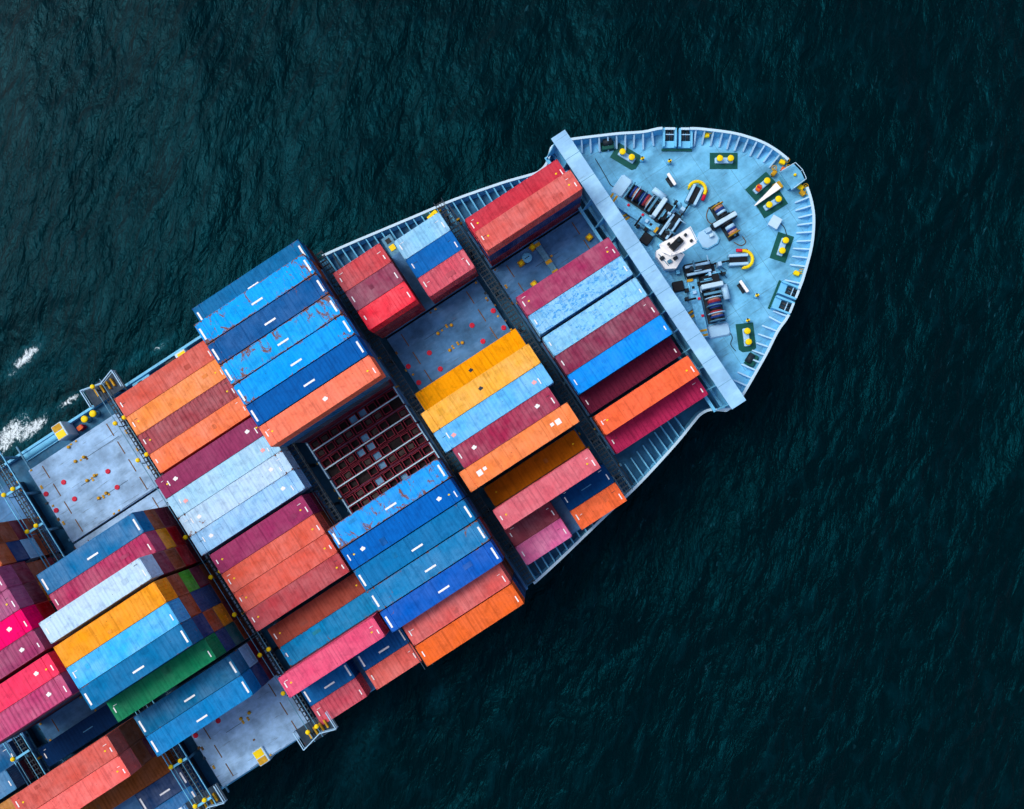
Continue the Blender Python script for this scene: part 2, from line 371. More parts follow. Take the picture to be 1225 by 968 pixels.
# stays
def along(run, step, start=.4):
    out, acc, nxt = [], 0, start
    for (u0, h0), (u1, h1) in zip(run, run[1:]):
        d = math.hypot(u1-u0, h1-h0)
        while acc+d >= nxt:
            t = (nxt-acc)/d; out.append((u0+(u1-u0)*t, h0+(h1-h0)*t, (u1-u0)/d, (h1-h0)/d)); nxt += step
        acc += d
    return out
for side in (1, -1):
    full = [(u, h*side) for u, h in path]
    for (u, h, du, dh) in along(full, 1.02):
        if ROLL[0]-.3 < u < ROLL[1]+.3 or u > 40.5 or 16.6 < u < 20.6: continue
        if u < 17:                                 # long transverse stays over the side passage
            if side == -1 and u > 14.5: continue
            b = MB(); ln = 2.75; s_ = side
            b.add([(u-.075, h-s_*.1, z_bul(u)-.06), (u+.075, h-s_*.1, z_bul(u)-.06), (u+.075, h-s_*ln, Z_MAIN+.35), (u-.075, h-s_*ln, Z_MAIN+.35),
                   (u-.075, h-s_*.4, Z_MAIN), (u+.075, h-s_*.4, Z_MAIN), (u+.075, h-s_*ln, Z_MAIN), (u-.075, h-s_*ln, Z_MAIN)],
                  [(0, 1, 2, 3), (4, 7, 6, 5), (0, 3, 7, 4), (1, 5, 6, 2), (2, 6, 7, 3), (0, 4, 5, 1)])
            b.build('stay', M['stay'], ship)
        elif random.random() < .93:
            nx, ny = (dh*side, -du*side) if side == 1 else (-dh, du)
            nx, ny = -dh, du                       # left of travel
            if (nx*(-u+15)+ny*(-h)) < 0: nx, ny = -nx, -ny
            jl = 1.45+random.uniform(-.1, .25); p0 = (u+nx*.05, h+ny*.05); p1 = (u+nx*jl, h+ny*jl); tx, ty = du*.085, dh*.085
            b = MB(); zt, zb = z_bul(u)-.06, Z_FC+.25
            b.add([(p0[0]-tx, p0[1]-ty, zt), (p0[0]+tx, p0[1]+ty, zt), (p1[0]+tx, p1[1]+ty, zb), (p1[0]-tx, p1[1]-ty, zb),
                   (p0[0]+nx*.3-tx, p0[1]+ny*.3-ty, Z_FC), (p0[0]+nx*.3+tx, p0[1]+ny*.3+ty, Z_FC), (p1[0]+tx, p1[1]+ty, Z_FC), (p1[0]-tx, p1[1]-ty, Z_FC)],
                  [(0, 1, 2, 3), (4, 7, 6, 5), (0, 3, 7, 4), (1, 5, 6, 2), (2, 6, 7, 3), (0, 4, 5, 1)])
            b.build('stay', M['pale'], ship)
# low side rail and gutter aft of the bulwark
for side in (1, -1):
    pts = [(u, h*side) for u, h in mw if u <= -11.2]
    g = MB()
    for (u0, h0), (u1, h1) in zip(pts, pts[1:]): g.beam((u0, h0-side*.15, Z_MAIN+.35), (u1, h1-side*.15, Z_MAIN+.35), .3, .7)
    g.build('side_gutter', M['stay'], ship)
# breakwater: upright plate stiffened on its after side, wide flat top
bw = MB().prism([(18.75, 18.15), (20.6, 18.15), (20.6, -18.15), (18.75, -18.15)], 18.15, 18.3).build('breakwater', M['bwtop'], ship)
for h in np.arange(-15.3, 16, 3.05): MB().box(18.77, 20.58, h-.02, h+.02, 18.301, 18.312).build('joint', M['steel'], bw)
MB().box(19.0, 19.12, -18.0, 18.0, Z_FC+.003, 18.147).build('plate', M['stay'], bw)
for i in range(15):
    h = -17.5+i*2.5
    MB().add([(17.75, h-.06, 15.0), (19.0, h-.06, 15.0), (19.0, h-.06, 18.1), (18.75, h-.06, 18.1), (17.75, h+.06, 15.0), (19.0, h+.06, 15.0), (19.0, h+.06, 18.1), (18.75, h+.06, 18.1)],
             [(0, 3, 2, 1), (4, 5, 6, 7), (0, 1, 5, 4), (1, 2, 6, 5), (2, 3, 7, 6), (3, 0, 4, 7)]).build('bracket', M['stay'], bw)
MB().box(17.5, 17.85, -17.6, 17.6, 14.75, 15.0).build('ledge', M['stay'], bw)
for i in range(8):
    h = -17.3+i*4.94
    MB().box(17.58, 17.77, h-.1, h+.1, Z_MAIN+.002, 14.748).build('post', M['stay'], bw)
# curved bulwark wing tips at both ends of the breakwater
for side in (1, -1):
    MB().prism([(17.6, side*17.35), (18.9, side*18.28), (20.4, side*18.28), (20.4, side*17.9), (18.9, side*17.9)], 15.0, 15.35).build('wing', M['rail'], bw)

# ------------------------------------------------------------------ rows, bays and hatch covers
BAY = {'A': 11.67, 'B': -3.02, 'C': -17.64, 'D': -32.12, 'E': -47.04, 'F': -61.7, 'G': -76.4}
def row_port(k, bay=''): return 32.75-2.555*k if bay == 'C' else 32.75-2.49*k-.36*((k >= 5)+(k >= 9)+(k >= 13))
CW = 2.438
PANELS = {'A': [(3, 4), (5, 8), (9, 12), (13, 14)], 'B': [(2, 4), (5, 8), (9, 12), (13, 16)], 'C': [(0, 4), (5, 8), (9, 12), (13, 17)], 'D': [(1, 4), (5, 8), (9, 12), (13, 17)],
          'E': [(1, 4), (5, 8), (9, 12), (13, 17)], 'F': [(1, 4), (5, 8), (9, 12), (13, 17)], 'G': [(5, 8), (9, 12), (13, 17)]}
BARE = {('A', 5), ('A', 6), ('B', 5), ('B', 6), ('B', 7), ('E', 1), ('E', 2), ('E', 3), ('E', 4), ('E', 5), ('E', 15), ('E', 16), ('E', 17), ('F', 11)}
BAYWORD = {'A': 'first bay behind the breakwater', 'B': 'second bay from the bow', 'C': 'third bay from the bow', 'D': 'fourth bay from the bow', 'E': 'fifth bay from the bow', 'F': 'sixth bay from the bow', 'G': 'aftmost bay in view'}
BAYSHORT = {'A': 'first bay', 'B': 'second bay', 'C': 'third bay', 'D': 'fourth bay', 'E': 'fifth bay', 'F': 'sixth bay', 'G': 'aftmost bay'}
PANELWORD = ['port side', 'port of the centreline', 'starboard of the centreline', 'starboard side']
cover_at = {}
for b, pans in PANELS.items():
    c = BAY[b]; u0, u1 = c-6.35, c+6.35
    for i, (r0, r1) in enumerate(pans):
        y1, y0 = row_port(r0)+.08, row_port(r1)-CW-.08
        wi = i if len(pans) == 4 else i+1
        bare = any((b, r) in BARE for r in range(r0, r1+1))
        t = thing('hatch_cover', ('bare worn blue steel' if bare else 'blue steel')+' hatch cover, %s, %s' % (PANELWORD[wi], BAYWORD[b]), 'hatch cover', (c, (y0+y1)/2, 13.55), group='hatch covers')
        hy = (y1-y0)/2
        MB().cbox(-6.35, 6.35, -hy, hy, 0.0, .448, .05).build('panel', M['hatchlit' if b == 'E' else 'hatch'], t)
        cover_at[b, i] = (t, c, (y0+y1)/2)
        MB().box(u0+.25, u1-.25, y0+.2-CLV, y1-.2-CLV, Z_MAIN+.002, 13.548).build('hatch_coaming', M['hatchdark'], ship)  # dark coaming colour stands in for shade in the gaps
        for r in range(r0, r1+1):
            if (b, r) not in BARE: continue
            yc = row_port(r)-CW/2-(y0+y1)/2
            for x in (-6.0, -.35, .35, 6.0):
                for s_ in (-1, 1):
                    if random.random() < .25: continue
                    y = yc+s_*1.12+random.uniform(-.04, .04)
                    MB().cbox(x-.13, x+.13, y-.11, y+.11, .451, .52, .03).build('socket', M['ochre'] if random.random() < .8 else M['brown'], t)
            for x in (-4.6, 4.5):
                MB().box(x-.06, x+.06, yc-.85, yc+.85, .451, .475).build('weld_strip', M['brown'], t)
            if random.random() < .8:
                x = random.uniform(-4, 1); MB().box(x, x+random.uniform(2, 5), yc-1.22, yc-1.17, .451, .468).build('seam', M['hatchdark'], t)
def on_cover(b, u, v):
    for (bb, i), (t, c, y) in cover_at.items():
        if bb == b:
            r0, r1 = PANELS[b][i]
            if row_port(r1)-CW-.1 <= v <= row_port(r0)+.1: return t, max(-5.95, min(5.95, u-c)), v-y
    return None
DISC = [('E', p) for p in [(129, 564), (140, 583), (76, 577), (89, 597), (49, 595), (62, 614), (261, 862.5), (234, 880)]] + [('B', p) for p in [(564.6, 389.3), (602.5, 392.2), (590, 371.8), (577.6, 408.4), (513.6, 422.2), (487.5, 439), (526.7, 441.5), (500.6, 458)]]
for b, p in DISC:
    u, v = at(*p, 14.05); q = on_cover(b, u, v)
    if q: MB().lathe((q[1], q[2], 0), [(.3, .451), (.3, .52), (.22, .545), (.09, .545), (.08, .53)], 14).build('red_cap', M['red'], q[0])
KNOB = [('E', p) for p in [(77, 530), (86, 526), (90, 552), (100, 547), (104, 575), (113, 569), (118, 596), (127, 590), (82, 535), (288, 860), (298, 853)]] + [('B', p) for p in [(524, 399), (540, 389), (553, 410), (538, 419)]]
for b, p in KNOB:
    u, v = at(*p, 14.1); q = on_cover(b, u, v)
    if q: MB().lathe((q[1], q[2], 0), [(.2, .451), (.2, .62), (.13, .7), (.05, .7)], 10).build('lifting_eye', M['ochre'], q[0])

# ------------------------------------------------------------------ shipping containers
LEN = {20: 6.058, 40: 12.192, 45: 13.716}
_mesh = {}
def corr(n0, n1, pitch, depth):
    """trapezoid corrugation profile: list of (position, offset)"""
    n = max(2, round((n1-n0)/pitch)); p = (n1-n0)/n; out = []
    for i in range(n):
        a = n0+i*p; out += [(a, 0), (a+p*.28, 0), (a+p*.5, -depth), (a+p*.78, -depth)]
    out.append((n1, 0)); return out
def m_body(L, h):
    if ('b', L, h) in _mesh: return _mesh['b', L, h]
    b = MB(); X, Y = L/2, CW/2
    for s in (-1, 1):
        pr = corr(-X+.16, X-.16, .285, .036); vs = []; fs = []
        for x, d in pr: vs += [(x, s*(Y-.012+d), .16), (x, s*(Y-.012+d), h-.06)]
        for i in range(len(pr)-1): fs.append((2*i, 2*i+2, 2*i+3, 2*i+1) if s > 0 else (2*i, 2*i+1, 2*i+3, 2*i+2))
        b.add(vs, fs)
        b.box(-X+.02, X-.02, s*Y-(.08 if s > 0 else 0), s*Y+(.08 if s < 0 else 0), .02, .16)
        b.box(-X+.02, X-.02, s*Y-(.07 if s > 0 else 0), s*Y+(.07 if s < 0 else 0), h-.1, h-.012)
        for e in (-1, 1):
            b.box(e*X-(.15 if e > 0 else 0), e*X+(.15 if e < 0 else 0), s*Y-(.12 if s > 0 else 0), s*Y+(.12 if s < 0 else 0), .1, h-.1)
    # blind end, corrugated
    pr = corr(-Y+.12, Y-.12, .24, .04); vs = []; fs = []
    for y, d in pr: vs += [(-X+.03-d, y, .1), (-X+.03-d, y, h-.06)]
    for i in range(len(pr)-1): fs.append((2*i, 2*i+1, 2*i+3, 2*i+2))
    b.add(vs, fs)
    for e in (-1, 1):
        b.box(e*X-(.1 if e > 0 else 0), e*X+(.1 if e < 0 else 0), -Y+.1, Y-.1, h-.14, h-.014); b.box(e*X-(.1 if e > 0 else 0), e*X+(.1 if e < 0 else 0), -Y+.1, Y-.1, .03, .15)
    b.box(-X+.05, X-.05, -Y+.05, Y-.05, .05, .14)
    m = b.mesh('container_body'); m.materials.append(M['cont']); _mesh['b', L, h] = m; return m
def m_roof(L, h, rib):
    if ('r', L, h, rib) in _mesh: return _mesh['r', L, h, rib]
    b = MB(); X, Y = L/2, CW/2
    x_end = X-(.9 if L > 13 else .3)
    pr = corr(-x_end, x_end, (.52 if rib else .42), (.065 if rib else .018))
    pr = [(-X+.09, 0)]+([(-x_end-.1, 0), (-x_end-.07, -.05), (-x_end-.03, -.05)] if L > 13 else [])+pr+([(x_end+.03, -.05), (x_end+.07, -.05), (x_end+.1, 0)] if L > 13 else [])+[(X-.09, 0)]
    vs = []; fs = []
    for x, d in pr: vs += [(x, -Y+.055, h-.004), (x, -Y+.1, h-.004+d), (x, Y-.1, h-.004+d), (x, Y-.055, h-.004)]
    for i in range(len(pr)-1):
        for j in range(3): fs.append((4*i+j, 4*i+4+j, 4*i+5+j, 4*i+1+j))
    b.add(vs, fs); m = b.mesh('container_roof'); m.materials.append(M['cont']); _mesh['r', L, h, rib] = m; return m
def m_door(L, h):
    if ('d', L, h) in _mesh: return _mesh['d', L, h]
    b = MB(); X, Y = L/2, CW/2
    for s in (-1, 1): b.box(X-.06, X-.02, min(s*.01, s*(Y-.13)), max(s*.01, s*(Y-.13)), .17, h-.15)
    for y in (-.85, -.4, .4, .85):
        b.tube((X+.0, y, .12), (X+.0, y, h-.12), .022, 6); b.box(X-.02, X+.03, y-.05, y+.22, 1.0, 1.05)
    m = b.mesh('container_door'); m.materials.append(M['cont']); _mesh['d', L, h] = m; return m
_cc = MB().cbox(-.089, .089, -.081, .081, -.118, .006, .012).mesh('corner_casting'); _cc.materials.append(M['cont'])
def m_mark(w, l):
    k = ('m', round(w, 2), round(l, 2))
    if k not in _mesh: _mesh[k] = MB().box(-l/2, l/2, -w/2, w/2, 0, .004).mesh('marking')
    return _mesh[k]
def m_dot(r):
    k = ('o', r)
    if k not in _mesh: q_ = [(r*(1+.22*math.sin(i*2.3+r*9))*math.cos(i*.5236), r*(1+.22*math.sin(i*2.3+r*9))*.85*math.sin(i*.5236)) for i in range(12)]; _mesh[k] = MB().prism(q_, 0, .004).mesh('spot')
    return _mesh[k]
def setcol(o, rgb, rust, patch, fade):
    if rgb[0] < 30 and rgb[1] < 130 and rgb[2] > 150: rgb = (rgb[0], min(255, rgb[1]*1.06), rgb[2]*.9)
    o.color = (*lin(rgb), 1); o['rust'] = float(rust); o['patch'] = float(patch); o['fade'] = float(fade)
NCONT = [0]
def container(u, v, z, size, h, rgb, label, rust=.1, patch=0., fade=.35, rib=0, door=-1, marks='', top=True, group=None):
    L = LEN[size]; t = thing('shipping_container', label, 'container', (u, v, z), 0, group); NCONT[0] += 1
    o = link('body', m_body(L, h), None, t, rz=0 if door > 0 else math.pi); setcol(o, rgb, rust, patch, fade)
    o = link('roof', m_roof(L, h, rib), None, t); setcol(o, rgb, rust, patch, fade)
    o = link('door', m_door(L, h), None, t, rz=0 if door > 0 else math.pi); setcol(o, rgb, rust, patch, fade)
    if not top: return t
    X, Y = L/2, CW/2
    spots = [(s*(X-.089), q*(Y-.081)) for s in (-1, 1) for q in (-1, 1)]
    if size == 45: spots += [(s*6.0, q*(Y-.081)) for s in (-1, 1) for q in (-1, 1)]
    rc = (120, 72, 50) if rust > .35 else tuple(c*.8 for c in rgb)
    for x, y in spots:
        o = link('corner_casting', _cc, None, t, (x, y, h)); setcol(o, rc, rust, 0, .1)
    def mk(l, w_, x, y, mat='mark', rz=0): link('marking', m_mark(w_, l), None, t, (x, y, h+.003), rz); t.children[-1].material_slots[0].link = 'OBJECT' if t.children[-1].material_slots else 'OBJECT'
    def put(mesh, x, y, mat, rz=0):
        if not mesh.materials: mesh.materials.append(None)
        o = link('marking', mesh, None, t, (x, y, h+.003), rz); o.material_slots[0].link = 'OBJECT'; o.material_slots[0].material = M[mat]
    if 'w' in marks:                               # wide white bar at both ends
        for s in (-1, 1): put(m_mark(1.35, .2), s*(X-.3), -.1, 'mark')
    if 's' in marks:                               # small stencilled number at both ends
        for s in (-1, 1): put(m_mark(random.choice((.5, .62, .7)), .12), s*(X-(1.2 if size == 45 and 'i' in marks else .38)), -.25*s-.1+random.uniform(-.1, .1), 'mark')
    if 'd' in marks: put(m_mark(.2, 1.35), .1, -.35, 'mark')
    if 'y' in marks:
        for s in (-1, 1): put(m_dot(.11), s*(X-1.0), -.1*s, 'yellow')
    if 'o' in marks:
        for s in (-1, 1): put(m_dot(.26), s*(X-2.1), .1, 'mark')
    if 'c' in marks: put(m_dot(.27), .6, -.1, 'mark')
    if 'p' in marks:
        for s in (-1, 1): put(m_dot(.26), s*(X-1.75), -.1, 'pinkm')
    if 'b' in marks:
        for s in (-1, 1): put(m_mark(.6, .6), s*(X-1.9), 0, 'mark'); put(m_mark(.35, .4), s*(X-2.6), .1, 'mark')
    if 'l' in marks: put(m_mark(.1, 1.3), 0, 0, 'dashb')
    rr_ = random.Random(int(u*7+v*131))
    for _ in range(rr_.choice((0, 0, 0, 1, 1))):   # welded repair plates
        o = link('repair_plate', m_mark(rr_.choice((.4, .55, .8)), rr_.choice((.45, .7, 1.0))), None, t, (rr_.uniform(-X*.8, X*.8), rr_.uniform(-.7, .7), h+.002), 0)
        if not o.data.materials: o.data.materials.append(None)
        o.material_slots[0].link = 'OBJECT'; o.material_slots[0].material = M['cont']; f = rr_.choice((.86, .9, .93, .95)); setcol(o, tuple(min(255, c_*f+4) for c_ in rgb), 0, 0, .2)
    if 's' in marks:
        for s in (-1, 1):
            if rr_.random() < .6: put(m_mark(.05, rr_.choice((.3, .45))), s*(X-rr_.uniform(.6, .9)), rr_.uniform(.2, .8), rr_.choice(('mark', 'mark', 'dark')))
    if 'x' in marks: put(m_dot(.24), 0, 0, 'dark')
    return t
M['pinkm'] = paint('pink_stencil', (255, 176, 176), .6, .1)
TH = {'s': 2.591, 'h': 2.896}
ORD = ['', 'second', 'third', 'fourth', 'fifth', 'sixth']
FILL = [(96, 40, 40, 'brown'), (20, 50, 100, 'navy'), (120, 36, 60, 'maroon'), (150, 70, 30, 'rust orange'), (150, 30, 40, 'dark red'), (30, 84, 140, 'blue'), (90, 100, 110, 'grey')]
def stack(bay, row, tiers, size, cname, rgb, under=(), where='', door=-1, slot='', **kw):
    """one stack: the top container as seen, then the ones below it in order (top to bottom)"""
    u = BAY[bay]
    if slot == 'aft': u -= 3.67
    if slot == 'fwd': u += 3.67
    v = row_port(row, bay)-CW/2; z = Z_HATCH+.004; hs = [TH[c] for c in tiers]; zs = [z+sum(hs[:i])+.004*i for i in range(len(hs))]
    sz = {20: 'twenty-foot ', 40: '', 45: ''}[size]
    for i in range(len(hs)):
        d = len(hs)-1-i                            # tiers below the top
        if d == 0:
            container(u, v, zs[i], size, hs[i], rgb, '%s %scontainer %s, %s' % (cname, sz, where, BAYWORD[bay]), door=door, group='shipping containers', **kw)
        else:
            if d-1 < len(under): c = under[d-1]
            else: c = random.choice(FILL)
            lo_size = 40 if size == 45 and d >= 2 else size
            container(u, v, zs[i], lo_size, hs[i], c[:3], '%s container %s tier down under the %s one, %s' % (c[3], ORD[d], cname+(' '+slot if slot else ''), BAYSHORT[bay]), rust=.15, top=False, door=door, group='shipping containers')
MAR, BRN, NVY, AMB, REDD, TEA, LTB, GRN, BLU = (132, 36, 62, 'maroon'), (158, 78, 44, 'brown'), (6, 56, 120, 'navy'), (250, 156, 10, 'amber'), (205, 16, 36, 'dark red'), (10, 92, 96, 'dark teal'), (150, 208, 245, 'light blue'), (80, 175, 40, 'green'), (16, 108, 182, 'blue')
# bay A
stack('A', 3, 'hh', 40, 'red', (196, 50, 70), where='outermost on the port side', marks='sy', fade=.1)
stack('A', 4, 'hhh', 40, 'scuffed salmon', (222, 92, 84), [NVY, MAR], where='on the three-high port stack', marks='sy', rust=.22)
stack('A', 7, 'sh', 40, 'crimson', (168, 48, 96), where='beside the bare hatch cover', marks='sy', rust=.05)
stack('A', 8, 'sh', 40, 'peeling light blue', (128, 204, 248), where='next to the crimson one', marks='s', patch=1.0, fade=.6, rust=.25)
stack('A', 9, 'sh', 40, 'patchy light blue', (132, 208, 250), where='next to the maroon one', marks='s', patch=.9, fade=.5, rust=.25)
stack('A', 10, 'sh', 40, 'ribbed maroon', (138, 44, 78), where='beside the bright blue one', marks='s', rib=1)
stack('A', 11, 'sh', 40, 'plain bright blue', (0, 150, 250), where='amid red ones', marks='s', rust=.0, fade=.1)
stack('A', 12, 'h', 40, 'dark maroon', (104, 32, 60), where='sunk low between blue and orange', marks='s', rib=1, fade=.0)
stack('A', 13, 'sh', 40, 'orange', (255, 108, 62), where='second from the starboard side', marks='sy', rust=.0, fade=.1)
stack('A', 14, 'h', 40, 'crimson', (178, 40, 86), where='outermost on the starboard side', marks='s', rib=1, fade=.0)
# bay B
stack('B', 2, 'sss', 20, 'ribbed brick red', (208, 72, 80), where='aft at the port rail', slot='aft', marks='s', rib=1)
stack('B', 3, 'sss', 20, 'dull maroon', (148, 54, 86), where='aft beside the bright red one', slot='aft', marks='s', fade=.5)
stack('B', 4, 'sss', 20, 'vivid red', (255, 34, 62), [MAR, MAR], where='aft beside the bare hatch cover', slot='aft', marks='s', rust=.05)
stack('B', 2, 'ss', 20, 'pale blue', (140, 208, 246), where='forward at the port rail', slot='fwd', marks='s', patch=.5, rust=.3, fade=.6)
stack('B', 3, 'ss', 20, 'blue', (0, 100, 208), where='forward beside the pale blue one', slot='fwd', marks='s', fade=.05)
stack('B', 4, 'ss', 20, 'ribbed rose', (216, 88, 106), [MAR], where='forward beside the bare hatch cover', slot='fwd', marks='s', rib=1, rust=.2)
stack('B', 8, 'h', 45, 'deep yellow', (255, 166, 0), where='low beside the bare hatch cover', marks='x', rust=.02, fade=.0)
stack('B', 9, 'hhh', 45, 'pale yellow', (255, 182, 56), where='high beside the light blue one', marks='x', rust=.04, fade=.35)
stack('B', 10, 'hhh', 45, 'light blue', (96, 192, 252), where='between yellow and crimson', marks='spi', rust=.1, fade=.5)
stack('B', 11, 'hhh', 40, 'ribbed crimson', (166, 42, 80), where='between light blue and orange', marks='so', rib=1)
stack('B', 12, 'hhh', 45, 'bright orange', (255, 138, 72), where='with two white squares', marks='b', rust=.06, fade=.2)
stack('B', 13, 's', 40, 'amber brown', (186, 100, 8), where='sunk low between orange and pink', marks='y', rust=.0, fade=.0)
stack('B', 14, 'sss', 40, 'dusty pink', (224, 102, 116), where='beside the low amber one', marks='sy', rust=.05)
stack('B', 15, 's', 20, 'dark maroon', (146, 40, 62), where='aft beside the dusty pink one', slot='aft', marks='s', rust=.15)
stack('B', 15, 's', 20, 'navy blue', (0, 62, 118), where='forward beside the dusty pink one', slot='fwd', marks='sl', rust=.0, fade=.0)
stack('B', 16, 's', 20, 'mottled pink', (228, 100, 160), where='aft at the starboard rail', slot='aft', marks='s', rust=.1, fade=.6)
stack('B', 16, 's', 20, 'plain orange', (255, 112, 60), where='forward at the starboard rail', slot='fwd', marks='s', rust=.04, fade=.1)
# bay C
stack('C', 0, 'hhh', 45, 'mid blue', (0, 104, 186), where='outermost on the port side', marks='wd', rust=.3, fade=.05)
stack('C', 1, 'hhhh', 45, 'rust-streaked sky blue', (0, 170, 252), where='second from the port side', marks='wd', rust=.75, fade=.05)
stack('C', 2, 'hhhh', 45, 'speckled dark blue', (0, 86, 176), where='third from the port side', marks='wd', rust=.45, fade=.1)
stack('C', 3, 'hhhh', 45, 'rust-ended sky blue', (8, 172, 250), where='fourth from the port side', marks='wd', rust=.8, patch=.35, fade=.1)
stack('C', 4, 'hhhh', 45, 'dented sky blue', (0, 164, 250), where='fifth from the port side', marks='wd', rust=.55, patch=.4, fade=.05)
stack('C', 5, 'hhhh', 45, 'clean dark blue', (0, 88, 192), where='beside the salmon one', marks='wd', rust=.1, fade=.0)
stack('C', 6, 'hhhh', 45, 'salmon orange', (255, 126, 92), [BLU, (70, 90, 110, 'grey'), MAR], where='beside the maroon bins', marks='scy', rust=.0, fade=.2)
stack('C', 11, 'ssss', 45, 'rust-eaten sky blue', (24, 162, 246), where='starboard of the maroon bins', marks='wd', rust=.8, patch=.35, fade=.15)
stack('C', 12, 'ssss', 45, 'ribbed royal blue', (0, 96, 212), where='with two white spots', marks='soy', rust=.0, fade=.0)
stack('C', 13, 'ssss', 45, 'steel blue', (0, 110, 198), where='in the middle of five blues', marks='wd', rust=.3, fade=.05)
stack('C', 14, 'ssss', 45, 'scraped blue', (0, 120, 208), where='fourth of five blues', marks='wd', rust=.5, fade=.2)
stack('C', 15, 'ssss', 45, 'vivid blue', (0, 88, 214), where='beside the dull salmon one', marks='wd', rust=.3, fade=.1)
stack('C', 16, 'hhh', 40, 'dull salmon', (222, 94, 90), where='second from the starboard side', marks='s', rust=.05)
stack('C', 17, 'hhh', 40, 'tangerine', (238, 104, 40), where='outermost on the starboard side', marks='s', rust=.08, fade=.1)
# bay D
stack('D', 1, 'ss', 40, 'terracotta', (216, 92, 76), where='outermost on the port side', marks='s', rust=.1)
stack('D', 2, 'ss', 40, 'light orange', (255, 146, 72), where='second from the port side', marks='sy', rust=.1)
stack('D', 3, 'ss', 40, 'ribbed wine red', (166, 66, 76), where='between two orange ones', marks='sy', rib=1)
stack('D', 4, 'ss', 40, 'orange', (255, 126, 74), where='with white paint at its end', marks='s', rust=.04)
stack('D', 5, 'hh', 45, 'plum', (148, 52, 96), where='between orange and pale blue', marks='soiy', rust=.0, fade=.1)
stack('D', 6, 'hh', 45, 'pale blue', (166, 220, 250), [NVY], where='beside the plum one', marks='spi', rust=.2, fade=.6)
stack('D', 7, 'hh', 45, 'whitish blue', (184, 224, 252), [BLU], where='with a rust streak, amid pale blues', marks='soi', rust=.42, fade=.7)
stack('D', 8, 'hh', 45, 'scuffed pale blue', (146, 206, 252), [BLU], where='beside the magenta one', marks='soi', rust=.32, patch=.4, fade=.6)
stack('D', 9, 'hh', 40, 'magenta', (158, 48, 98), [MAR], where='between pale blue and coral', marks='sy', rust=.04, fade=.15)
stack('D', 10, 'hh', 40, 'coral red', (228, 94, 72), [BRN], where='beside the magenta one', marks='sy', rust=.12)
stack('D', 11, 'hh', 40, 'red-orange', (226, 88, 70), [BRN], where='between coral and brick', marks='sy', rust=.12)
stack('D', 12, 'hh', 40, 'brick', (186, 66, 74), where='beside the low brown one', marks='sy', rust=.05)
stack('D', 13, 'h', 40, 'chestnut brown', (158, 70, 54), where='low beside the teal blue one', marks='sy', rust=.1, fade=.1)
stack('D', 14, 'h', 40, 'teal blue', (0, 138, 200), where='low beside the bright pink one', marks='s', rust=.45, fade=.15)
stack('D', 15, 'sss', 40, 'bright pink', (236, 78, 120), [MAR, MAR], where='beside two short blue ones', marks='sy', rust=.05, fade=.25)
stack('D', 16, 's', 20, 'medium blue', (0, 92, 182), where='aft beside the pink one', slot='aft', marks='wd', rust=.05, fade=.05)
stack('D', 16, 's', 20, 'deep blue', (0, 82, 150), where='forward beside the pink one', slot='fwd', marks='wd', rust=.05, fade=.05)
stack('D', 17, 's', 20, 'rose red', (210, 76, 96), where='aft at the starboard edge', slot='aft', marks='s', rib=1, rust=.15)
stack('D', 17, 's', 20, 'coral', (228, 96, 86), where='forward at the starboard edge', slot='fwd', marks='s', rust=.05)
# bay E
stack('E', 6, 'ssss', 40, 'blue', (0, 106, 188), [BRN, MAR, MAR], where='beside the bare port hatch cover', marks='wd', rust=.2, door=1)
stack('E', 7, 'ssss', 40, 'ribbed crimson', (182, 52, 98), [AMB, REDD, MAR], where='between blue and white', marks='s', rib=1, door=1)
stack('E', 8, 'hhhhh', 40, 'whitish', (190, 226, 252), [MAR, BRN, REDD, MAR], where='between crimson and orange', marks='s', patch=.3, fade=.7, rust=.2, door=1)
stack('E', 9, 'hhhhh', 40, 'golden orange', (255, 162, 24), [BRN, GRN, MAR, BRN], where='between white and sky blue', marks='', rust=.04, fade=.15, door=1)
stack('E', 10, 'hhhhh', 40, 'sky blue', (56, 190, 255), [BRN, NVY, NVY, BRN], where='beside the golden orange one', marks='s', rust=.05, fade=.5, door=1)
stack('E', 11, 'hhhhh', 40, 'dusty blue', (0, 110, 192), [NVY, BRN, AMB, MAR], where='between sky blue and green', marks='wd', rust=.3, fade=.1, door=1)
stack('E', 12, 'hhhh', 40, 'green', (0, 128, 84), [NVY, TEA, BRN], where='the only green roof', marks='s', rust=.02, fade=.1, door=1)
stack('E', 13, 'hhh', 40, 'slate blue', (0, 102, 174), [LTB, MAR], where='beside the green one', marks='wd', rust=.1, fade=.2, door=1)
stack('E', 14, 'hhh', 40, 'strong blue', (0, 124, 222), [NVY, MAR], where='beside the bare starboard hatch cover', marks='wd', rust=.1, fade=.1, door=1)
# bay F
stack('F', 3, 'ssss', 40, 'rust brown', (150, 74, 40), [BRN, MAR, BRN], where='at the picture edge, port side', marks='s', door=1)
stack('F', 4, 'ssss', 40, 'dull orange', (190, 92, 40), [NVY, LTB, BRN], where='at the picture edge below the brown one', marks='s', door=1)
stack('F', 5, 'sssss', 45, 'mauve', (170, 76, 122), [MAR, BRN, BRN, MAR], where='first of two mauve ones', marks='sy', rib=1, door=1)
stack('F', 6, 'sssss', 45, 'dusty mauve', (172, 76, 126), [MAR, AMB, (110, 30, 90, 'purple'), NVY], where='beside the hot pink one', marks='soy', rib=1, door=1)
stack('F', 7, 'sssss', 45, 'hot pink', (255, 0, 108), [REDD, TEA, MAR, BRN], where='between two mauve ones', marks='so', rust=.0, fade=.0, door=1)
stack('F', 8, 'sssss', 45, 'ribbed plum', (164, 58, 106), where='beside the hot pink one, to starboard', marks='so', rib=1, door=1)
